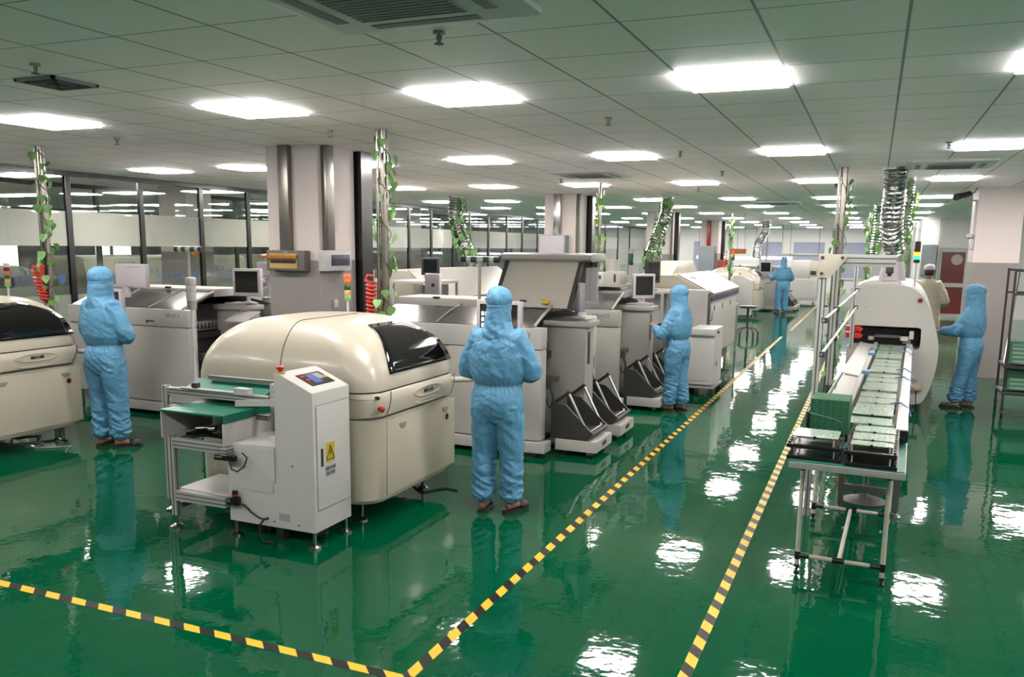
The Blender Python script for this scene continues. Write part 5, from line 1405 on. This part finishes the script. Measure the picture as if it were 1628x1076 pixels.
obj('stem', M().cyl((-3.05, 11.3, 1.45), (-3.05, 11.3, 1.78), 0.03, 12), 'tower_grey', t)
obj('lens', M().cyl((-3.05, 11.3, 1.82), (-3.05, 11.3, 1.92), 0.032, 14), 'lamp_green_dark', t)
obj('base', M().ell((-3.05, 11.3, 1.79), (0.04, 0.04, 0.035), 14, 8), 'black', t)
obj('cap', M().cyl((-3.05, 11.3, 1.92), (-3.05, 11.3, 1.98), 0.034, 14), 'tower_grey', t)
# raised lid of the first placement machine
t = lid_machine
obj('lid_visor', M().prism([(8.20, 1.92), (8.26, 1.935), (8.68, 1.935), (8.74, 1.86), (8.70, 1.85), (8.24, 1.85), (8.20, 1.87)], 'x', -3.60, -2.62, bev=0.008), 'mid_grey', t)
obj('lid_panel', M().prism([(7.90, 1.40), (7.915, 1.39), (8.275, 1.85), (8.26, 1.86)], 'x', -3.54, -2.74), 'mesh_lid', t)
for x in (-3.57, -2.76):
    obj('lid_side', M().prism([(7.88, 1.385), (7.93, 1.385), (8.30, 1.86), (8.24, 1.86)], 'x', x, x + 0.04), 'dark_grey', t)
for x in (-3.52, -2.76): obj('gas_strut', M().cyl((x, 8.62, 1.44), (x, 8.66, 1.86), 0.012, 8), 'graphite', t)
obj('lid_back', M().box(-3.56, -2.7, 8.68, 8.7, 1.44, 1.86), 'mid_grey', t)
obj('clear_sheet', bx(-2.60, -2.594, 7.98, 8.40, 1.40, 1.80), 'clear_sheet', label='clear plastic sheet hanging by the raised lid', cat='plastic sheet')
obj('plug', bx(-3.02, -2.95, 7.88, 7.93, 1.44, 1.475, bev=0.006), 'yellow', label='small yellow plug by the foot of the raised lid', cat='plug')
# T-shaped signal lights
def t_light(x, y, z0, z1, label):
    t = thing('signal_light', label, 'signal light', (x, y, z0))
    obj('pole', M().cyl((x, y, z0), (x, y, z1), 0.016, 10), 'tower_grey', t)
    a = x - 0.2
    for k, (l_, c) in enumerate(((0.06, 'black'), (0.05, 'white_plastic'), (0.07, 'lamp_green_dark'), (0.07, 'white_plastic'), (0.07, 'lamp_green_dark'), (0.05, 'white_plastic'), (0.05, 'black'))):
        obj('lens', M().cyl((a, y, z1), (a + l_, y, z1), 0.034, 14), c, t); a += l_
t_light(-3.76, 8.0, 1.45, 1.86, 'sideways green and white signal light left of the raised lid')
t_light(-7.62, 7.98, 1.45, 1.92, 'sideways green and white signal light behind the far-left worker')
obj('glove', M().ell((-7.52, 7.97, 1.86), (0.05, 0.03, 0.04), 10, 6), 'amber_cover', label='orange cloth bunched under the sideways signal light at left', cat='cloth')

# white cabinet on casters beside the middle worker
t = thing('wheeled_cabinet', 'white wheeled cabinet right of the middle worker', 'cabinet', (-2.2, 11.9, 0))
obj('body', M().box(-2.55, -1.92, 11.55, 12.2, 0.16, 0.84, bev=0.008), 'white_metal', t)
obj('door', M().box(-2.5, -2.0, 11.54, 11.552, 0.22, 0.80, bev=0.003), 'white_metal', t)
obj('top_box', M().box(-2.25, -1.91, 11.5, 12.15, 0.84, 0.93, bev=0.008), 'white_metal', t)
obj('red_switch', M().cyl((-1.91, 11.7, 0.88), (-1.885, 11.7, 0.88), 0.018, 12), 'red_dark', t)
obj('lock', M().box(-1.922, -1.915, 11.75, 11.79, 0.4, 0.47), 'dark_grey', t)
obj('under_frame', M().box(-2.57, -1.9, 11.53, 12.22, 0.11, 0.145, bev=0.004), 'mid_grey', t)
for x in (-2.5, -2.15, -1.95): caster(x, 11.65, 0.115, t, 0.035)
caster(-1.95, 12.2, 0.115, t, 0.035)

# conveyor bench, stool, far line
bench(-3.0, -2.42, 15.8, 17.1, 0.95, 'aluminium conveyor bench beyond the bright oven', 0.35, 'alu_white')
t = thing('stool', 'black round stool with star base beyond the oven', 'stool', (-2.58, 19.8, 0))
obj('seat', M().lathe([(0.17, 0.68), (0.19, 0.69), (0.19, 0.72), (0.17, 0.735)], -2.58, 19.8, 24), 'black', t)
obj('column', M().cyl((-2.58, 19.8, 0.22), (-2.58, 19.8, 0.69), 0.028, 12), 'graphite', t)
for k in range(5):
    a = 2 * pi * k / 5 + 0.4
    obj('leg', M().tube([(-2.58, 19.8, 0.24), (-2.58 + 0.16 * cos(a), 19.8 + 0.16 * sin(a), 0.22), (-2.58 + 0.25 * cos(a), 19.8 + 0.25 * sin(a), 0.14)], 0.014, 8).cyl((-2.58 + 0.25 * cos(a), 19.8 + 0.25 * sin(a), 0.0), (-2.58 + 0.25 * cos(a), 19.8 + 0.25 * sin(a), 0.14), 0.022, 10), 'graphite', t)
t = thing('board_loader', 'slim white board loader in front of the far domed printer', 'machine', (-3.35, 25.4, 0))
obj('cabinet', M().prism([(-3.75, 0.1), (-3.22, 0.1), (-3.22, 1.1), (-3.5, 1.24), (-3.75, 1.24)], 'y', 25.25, 25.6, bev=0.01), 'white_metal', t)
obj('beacon', M().cyl((-3.6, 25.4, 1.24), (-3.6, 25.4, 1.32), 0.02, 10), 'orange', t)
levelling_foot(-3.7, 25.4, 0.11, t); levelling_foot(-3.28, 25.4, 0.11, t)
far_printer = printer(0, 21.3, 'far cream domed printer down the aisle')
tower_light(-3.75, 25.0, 1.3, 1.7, 1.95, 'far signal light with red top near the orange sign', ['lamp_green_dark', 'amber', 'lamp_red_on'], 0.04)
coil_hose(-3.98, 25.05, 1.45, 1.85, 'far coral coiled hose beside the far ivy pole', 6)
t = far_printer
obj('monitor_arm', M().tube([(-3.15, 27.4, 0.95), (-3.0, 27.8, 0.98), (-2.95, 28.0, 1.15), (-3.1, 28.05, 1.2)], 0.03, 10), 'cream', t)
monitor(-3.2, 28.15, 1.43, 0.1, 'panel monitor in front of the far worker', 0.36, 0.36, 'white_plastic', 'screen', 0.0)
placer(0.05, 28.9, 'far grey placement machine beside the far worker')
feeder_cart(0.05, 29.35, 'far feeder cart beside the legs of the far worker'); feeder_cart(0.05, 30.3, 'farther feeder cart next to the white machine')
t = thing('depaneller', 'white box machine with beige front at the end of the far line', 'machine', (-2.2, 34, 0))
obj('lower_body', M().box(-2.95, -1.95, 33.6, 35, 0.12, 0.95, bev=0.01), 'white_metal', t)
obj('upper_body', M().box(-2.9, -2.25, 33.6, 35, 0.95, 1.6, bev=0.01), 'white_metal', t)
obj('side_unit', M().box(-2.25, -1.95, 33.6, 34.2, 1.0, 1.58, bev=0.01), 'cream', t)
obj('opening', M().box(-2.2, -2.0, 33.59, 33.605, 1.08, 1.22), 'black', t)
obj('door', M().box(-2.85, -2.05, 33.59, 33.602, 0.2, 0.88), 'white_metal', t)
for x in (-2.85, -2.05): levelling_foot(x, 33.7, 0.13, t)
monitor(-1.62, 32.6, 1.5, 0.0, 'far black monitor on a dark stand at the aisle edge', 0.32, 0.24, 'graphite', 'screen', 0.06)
t = thing('monitor_stand', 'dark stand with cables under the far black monitor', 'stand', (-1.62, 32.6, 0))
obj('post', M().box(-1.66, -1.58, 32.6, 32.68, 0.02, 1.32), 'graphite', t)
obj('base', M().box(-1.8, -1.45, 32.45, 32.85, 0, 0.025), 'graphite', t)
# lamps hung over far benches
for k, (x0, x1, y) in enumerate(((-6.6, -5.5, 34.5), (-5.1, -4.3, 34.5), (-4.1, -3.0, 34.5))):
    t = thing('bench_lamp', 'glowing tube lamp over the far benches, %s from left' % ORD[k], 'lamp', ((x0 + x1) / 2, y, 1.65), 'bench lamps')
    obj('tube', M().cyl((x0, y, 1.66), (x1, y, 1.66), 0.05, 10), 'tube_glow', t)
    obj('reflector', M().box(x0, x1, y - 0.1, y + 0.1, 1.71, 1.74), 'white_metal', t)
    for x in (x0 + 0.05, x1 - 0.05): obj('hanger', M().cyl((x, y, 1.74), (x, y, 2.998), 0.008, 6), 'dark_grey', t)
t = thing('bench_lamp', 'unlit white tube rail over the end of the far line', 'lamp', (-2.8, 36, 1.78))
obj('tube', M().cyl((-3.6, 36, 1.8), (-2.0, 36, 1.8), 0.05, 10), 'white_metal', t)
for x in (-3.5, -2.1): obj('hanger', M().cyl((x, 36, 1.8), (x, 36, 2.998), 0.01, 6), 'dark_grey', t)
t = thing('hanging_sign', 'orange hanging sign above the far printer', 'sign', (-3.62, 24.7, 1.88))
obj('board', M().box(-3.85, -3.4, 24.98, 25.0, 1.86, 2.0), 'orange', t); 
for x in (-3.8, -3.45): obj('cord', M().cyl((x, 24.99, 2.0), (x, 24.99, 2.998), 0.004, 6), 'dark_grey', t)
t = thing('chair', 'dark red chair back beyond the bright oven', 'chair', (-4.9, 30.2, 0))
obj('backrest', M().box(-5.1, -4.7, 30.2, 30.26, 1.2, 1.62, bev=0.05), 'seat_red', t); obj('seat', M().box(-5.12, -4.68, 29.8, 30.25, 0.78, 0.84, bev=0.02), 'seat_red', t); obj('column', M().cyl((-4.9, 30.0, 0.02), (-4.9, 30.0, 0.78), 0.03, 10), 'graphite', t); obj('base', M().lathe([(0.25, 0), (0.25, 0.02), (0.05, 0.05)], -4.9, 30.0, 16), 'graphite', t); obj('back_bar', M().box(-4.93, -4.87, 30.2, 30.24, 0.8, 1.25), 'graphite', t)
bench(-7.0, -3.0, 34.2, 34.9, 0.95, 'long far bench under the glowing tube lamps', 0.4)
oven(-1.4, 20.2, 24.2, 'far pale oven between the third column and the glass', hump=False, xs=-3.2, writing=None, zc=1.1, ztop=1.5)
bench(-9.4, -8.8, 17.6, 20, 1.0, 'far bench by the glass wall', 0.5)

# room beyond the corridor
def far_oven(x1, y0, y1, label, txt=None):
    t = thing('reflow_oven', label, 'machine', (x1 - 0.8, (y0 + y1) / 2, 0))
    obj('body', M().box(x1 - 1.6, x1, y0, y1, 0.15, 1.1, bev=0.01), 'light_grey', t)
    hd = obj('hood', M().prism([(x1 - 1.5, 1.1), (x1 + 0.02, 1.1), (x1 - 0.08, 1.66), (x1 - 0.2, 1.70), (x1 - 1.4, 1.70)], 'y', y0 + 0.1, y1 - 0.1, bev=0.015), 'cream', t)
    if txt: text('lettering', txt, 0.17, (x1 - 0.035, y0 + 1.1, 1.52), (0, 1, 0), (-0.17, 0, 1), 'navy', t)
    obj('stripe', M().box(x1 - 0.01, x1 + 0.012, y0, y1, 1.08, 1.13), 'navy', t)
    for y in (y0 + 0.3, y1 - 0.3): levelling_foot(x1 - 0.3, y, 0.16, t)
far_oven(-14.6, 12.4, 17.4, 'pale lettered oven in the room beyond the glass', 'HELLER')
far_oven(-14.9, 18.6, 23.0, 'second pale oven beyond the glass, farther along')
t = thing('screen_printer', 'pale machine beyond the glass at the far left', 'machine', (-15.2, 10, 0))
obj('body', M().rrect([(-16, -14.6, 8.6, 11.6, 0.15, 0.15), (-16, -14.6, 8.6, 11.6, 0.15, 1.35), (-15.9, -14.9, 8.8, 11.4, 0.15, 1.52)], 5), 'light_grey', t)
obj('dark_window', M().box(-14.6, -14.58, 9.0, 10.9, 1.0, 1.32), 'graphite', t)
for i, (y0, y1) in enumerate(((17.2, 18.1), (20.9, 21.5), (21.62, 22.4))):
    o = struct('window_9%d' % i, bx(-24.0, -23.97, y0, y1, 1.1, 1.86), 'window_bright')
    obj('window_frame', M().box(-23.99, -23.95, y0 - 0.05, y0, 1.05, 1.91).box(-23.99, -23.95, y1, y1 + 0.05, 1.05, 1.91).box(-23.99, -23.95, y0, y1, 1.86, 1.91), 'wall_dark', o)

# ---------------------------------------------------------------- right-hand background
t = struct('door_1', M().box(1.74, 1.86, 29.28, 29.36, 0, 2.08).box(2.5, 2.62, 29.28, 29.36, 0, 2.08).box(1.86, 2.5, 29.28, 29.36, 1.98, 2.08).box(1.86, 2.5, 29.28, 29.36, 0.0, 0.1).box(1.86, 2.5, 29.28, 29.36, 0.92, 1.04), 'alu_white')
obj('pane', bx(1.86, 2.5, 29.31, 29.33, 1.04, 1.98), 'red_dark', t); obj('pane', bx(1.86, 2.5, 29.31, 29.33, 0.1, 0.92), 'red_dark', t)
obj('sticker', M().cyl((2.28, 29.3, 1.75), (2.28, 29.31, 1.75), 0.16, 24), 'sticker_pale', t)
obj('handle', M().box(1.88, 1.94, 29.26, 29.31, 1.16, 1.22), 'dark_grey', t)
t = thing('wall_cabinet', 'grey electrical cabinet on the far right wall beside the red door', 'electrical box', (1.5, 29.2, 1.25))
obj('case', M().box(1.28, 1.70, 29.08, 29.298, 1.25, 2.2, bev=0.01), 'sign_grey', t); obj('door', M().box(1.3, 1.68, 29.07, 29.082, 1.28, 2.17), 'sign_grey', t)
obj('wall_pipe', bx(1.715, 1.775, 29.18, 29.25, 0.0, 2.995, bev=0.01), 'white_plastic', label='white vertical pipe beside the red door', cat='pipe')
t = thing('tall_cabinet', 'tall white double cabinet against the far wall block', 'cabinet', (0.5, 36.5, 0))
obj('body', M().box(-0.1, 1.1, 36.4, 36.79, 0.05, 2.1, bev=0.01), 'white_metal', t)
for x in (-0.08, 0.52): obj('door', M().box(x, x + 0.56, 36.385, 36.4, 0.1, 2.05), 'white_metal', t)
obj('plinth', M().box(-0.08, 1.08, 36.42, 36.79, 0, 0.05), 'mid_grey', t)
t = thing('security_camera', 'dark security camera on an arm from the right-hand column', 'camera', (1.3, 15.4, 2.8))
obj('body', M().cyl((1.29, 15.42, 2.9), (1.1, 15.2, 2.84), 0.045, 14), 'graphite', t)
obj('hood', M().cyl((1.12, 15.22, 2.848), (1.08, 15.17, 2.835), 0.052, 14), 'black', t)
obj('arm', M().tube([(1.42, 15.55, 2.80), (1.26, 15.48, 2.80), (1.22, 15.36, 2.87)], 0.012, 8), 'white_metal', t)
obj('cable', M().tube([(1.30, 15.44, 2.9), (1.36, 15.5, 2.92), (1.40, 15.54, 3.0)], 0.008, 6), 'black', t)
t = thing('emergency_light', 'white twin emergency light on the left face of the right-hand column', 'emergency light', (1.38, 15.5, 2.05))
obj('box', M().box(1.36, 1.419, 15.42, 15.62, 2.03, 2.2, bev=0.01), 'white_plastic', t)
obj('lamp', M().ell((1.36, 15.46, 2.24), (0.05, 0.05, 0.045), 14, 8), 'white_plastic', t); obj('lamp', M().ell((1.36, 15.58, 2.24), (0.05, 0.05, 0.045), 14, 8), 'white_plastic', t)
obj('cable_trunking', bx(1.385, 1.419, 15.42, 15.46, 2.3, 2.78), 'white_metal', label='short white trunking under the security camera', cat='cable trunking')
# board trolleys at the right edge
def trolley(x, y, label):
    t = thing('board_trolley', label, 'trolley', (x, y, 0))
    for px_ in (x - 0.22, x + 0.3):
        for py_ in (y - 0.3, y + 0.3):
            obj('post', M().cyl((px_, py_, 0.1), (px_, py_, 1.8), 0.014, 10), 'graphite', t)
            obj('caster', M().cyl((px_ - 0.012, py_, 0.045), (px_ + 0.012, py_, 0.045), 0.045, 14).box(px_ - 0.02, px_ + 0.02, py_ - 0.02, py_ + 0.02, 0.08, 0.11), 'black_rubber', t)
    for z in (0.3, 0.62, 1.5, 1.78):
        for py_ in (y - 0.3, y + 0.3):
            obj('rail', M().cyl((x - 0.22, py_, z), (x + 0.3, py_, z), 0.012, 8), 'graphite', t)
    obj('shelf', M().box(x - 0.24, x + 0.32, y - 0.32, y + 0.32, 0.27, 0.3), 'graphite', t); obj('shelf', M().box(x - 0.24, x + 0.32, y - 0.32, y + 0.32, 0.60, 0.63), 'graphite', t)
    obj('side_pole', M().cyl((x - 0.22, y - 0.1, 0.65), (x - 0.1, y + 0.3, 1.75), 0.012, 8), 'steel', t)
trolley(1.78, 12.1, 'steel trolley with tilted green boards at the right picture edge')
for k, z in enumerate((0.33, 0.66)):
    for i in range(7):
        y = 11.86 + i * 0.05
        b_ = thing('green_board', ('dark green board leaning on the %s shelf of the right-edge trolley' % ('lower', 'upper')[k]), 'circuit board', (1.8, y, z), 'leaning boards on the %s trolley shelf' % ('lower', 'upper')[k])
        m = M(); m.prism([(y, z), (y + 0.016, z), (y + 0.10, z + 0.26), (y + 0.084, z + 0.26)], 'x', 1.60, 2.0)
        obj('panel', m, 'pcb_dark', b_)
        if i == 0:
            st = M()
            for q in range(5): st.prism([(y - 0.001 + q * 0.017, z + 0.01 + q * 0.05), (y + q * 0.017, z + 0.01 + q * 0.05), (y + 0.01 + q * 0.017, z + 0.035 + q * 0.05), (y + 0.009 + q * 0.017, z + 0.035 + q * 0.05)], 'x', 1.63, 1.97)
            obj('traces', st, 'pcb_trace', b_)

# ---------------------------------------------------------------- ceiling services
def cassette(cx, cy, label, size=0.95):
    h = size / 2
    t = thing('ceiling_cassette', label, 'air conditioner', (cx, cy, 3.0))
    obj('panel', M().rrect([(cx - h, cx + h, cy - h, cy + h, 0.05, 2.999), (cx - h, cx + h, cy - h, cy + h, 0.05, 2.975), (cx - h + 0.05, cx + h - 0.05, cy - h + 0.05, cy + h - 0.05, 0.04, 2.962)], 4), 'cassette_white', t)
    g = M(); q = h * 0.52
    g.box(cx - q, cx + q, cy - q, cy + q, 2.955, 2.963)
    gr = obj('grille', g, 'vent_grey', t)
    s = M()
    for i in range(14): s.box(cx - q + 0.01, cx + q - 0.01, cy - q + 0.02 + i * (2 * q - 0.04) / 13 - 0.006, cy - q + 0.02 + i * (2 * q - 0.04) / 13 + 0.006, 2.951, 2.956)
    obj('louvre', s, 'vent_dark', gr)
    for a, b_, c, d in ((-q, q, h * 0.66, h * 0.78), (-q, q, -h * 0.78, -h * 0.66), (h * 0.66, h * 0.78, -q, q), (-h * 0.78, -h * 0.66, -q, q)):
        obj('outlet', M().box(cx + a, cx + b_, cy + c, cy + d, 2.958, 2.968), 'vent_dark', t)
cassette(-1.88, 3.08, 'large ceiling air unit at the top of the picture', 1.0)
cassette(-3.68, 11.4, 'ceiling air unit above the second square column')
cassette(0.70, 11.15, 'ceiling air unit beside the big foil duct', 0.92)
cassette(-2.05, 19.4, 'far ceiling air unit over the aisle machines', 0.95)
t = thing('air_diffuser', 'square louvred air diffuser in the ceiling at upper left', 'vent', (-4.88, 4.05, 3.0))
for k in range(4):
    a = 0.17 - k * 0.043
    obj('louvre', M().box(-4.88 - a, -4.88 + a, 4.05 - a, 4.05 - a + 0.02, 2.98, 2.999).box(-4.88 - a, -4.88 + a, 4.05 + a - 0.02, 4.05 + a, 2.98, 2.999).box(-4.88 - a, -4.88 - a + 0.02, 4.05 - a, 4.05 + a, 2.98, 2.999).box(-4.88 + a - 0.02, -4.88 + a, 4.05 - a, 4.05 + a, 2.98, 2.999), 'louvre_dark' if k % 2 else 'louvre_grey', t)
sp = None
for x, y, l in ((-1.98, 3.75, 'beside the large air unit'), (-4.5, 3.6, 'beside the square diffuser'), (-4.55, 6.55, 'above the first square column'), (-2.0, 6.6, 'between the two nearest middle light panels'), (-1.96, 9.07, 'right of the second-row middle panel'),
                (-1.93, 11.55, 'over the oven, towards the aisle'), (-6.95, 6.4, 'left of the first square column'), (-4.4, 12.2, 'by the second ceiling air unit'), (0.55, 9.05, 'by the right-hand light panel'), (-2.8, 14.5, 'in front of the far air unit')):
    lab = 'small ceiling sprinkler head ' + l
    if sp is None:
        sp = thing('sprinkler', lab, 'sprinkler', (x, y, 3.0), 'ceiling sprinkler heads')
        obj('stem', M().cyl((0, 0, -0.001), (0, 0, -0.012), 0.03, 14).cyl((0, 0, -0.01), (0, 0, -0.05), 0.009, 10), 'cream_dark', sp, local=True)
        obj('deflector', M().cyl((0, 0, -0.055), (0, 0, -0.06), 0.024, 12).cyl((-0.014, 0, -0.02), (-0.005, 0, -0.057), 0.003, 6).cyl((0.014, 0, -0.02), (0.005, 0, -0.057), 0.003, 6), 'conduit_grey', sp, local=True)
    else:
        c = copy_tree(sp, (x, y, 3.0), lab)

# loose cables under the two nearest printers
for k, (x, y) in enumerate(((-3.7, 6.0), (-7.7, 5.7), (-7.9, 5.9))):
    pts = [(x - 0.3 + 0.12 * i, y + 0.12 * sin(i * 1.9 + k), 0.008) for i in range(9)]
    obj('floor_cable', M().tube(pts, 0.007, 6), 'black_rubber' if k != 1 else 'mid_grey', label=('black cable looped on the floor under the near domed printer', 'grey cable on the floor under the left-edge printer', 'black cable on the floor behind the grey one, left-edge printer')[k], cat='cable')
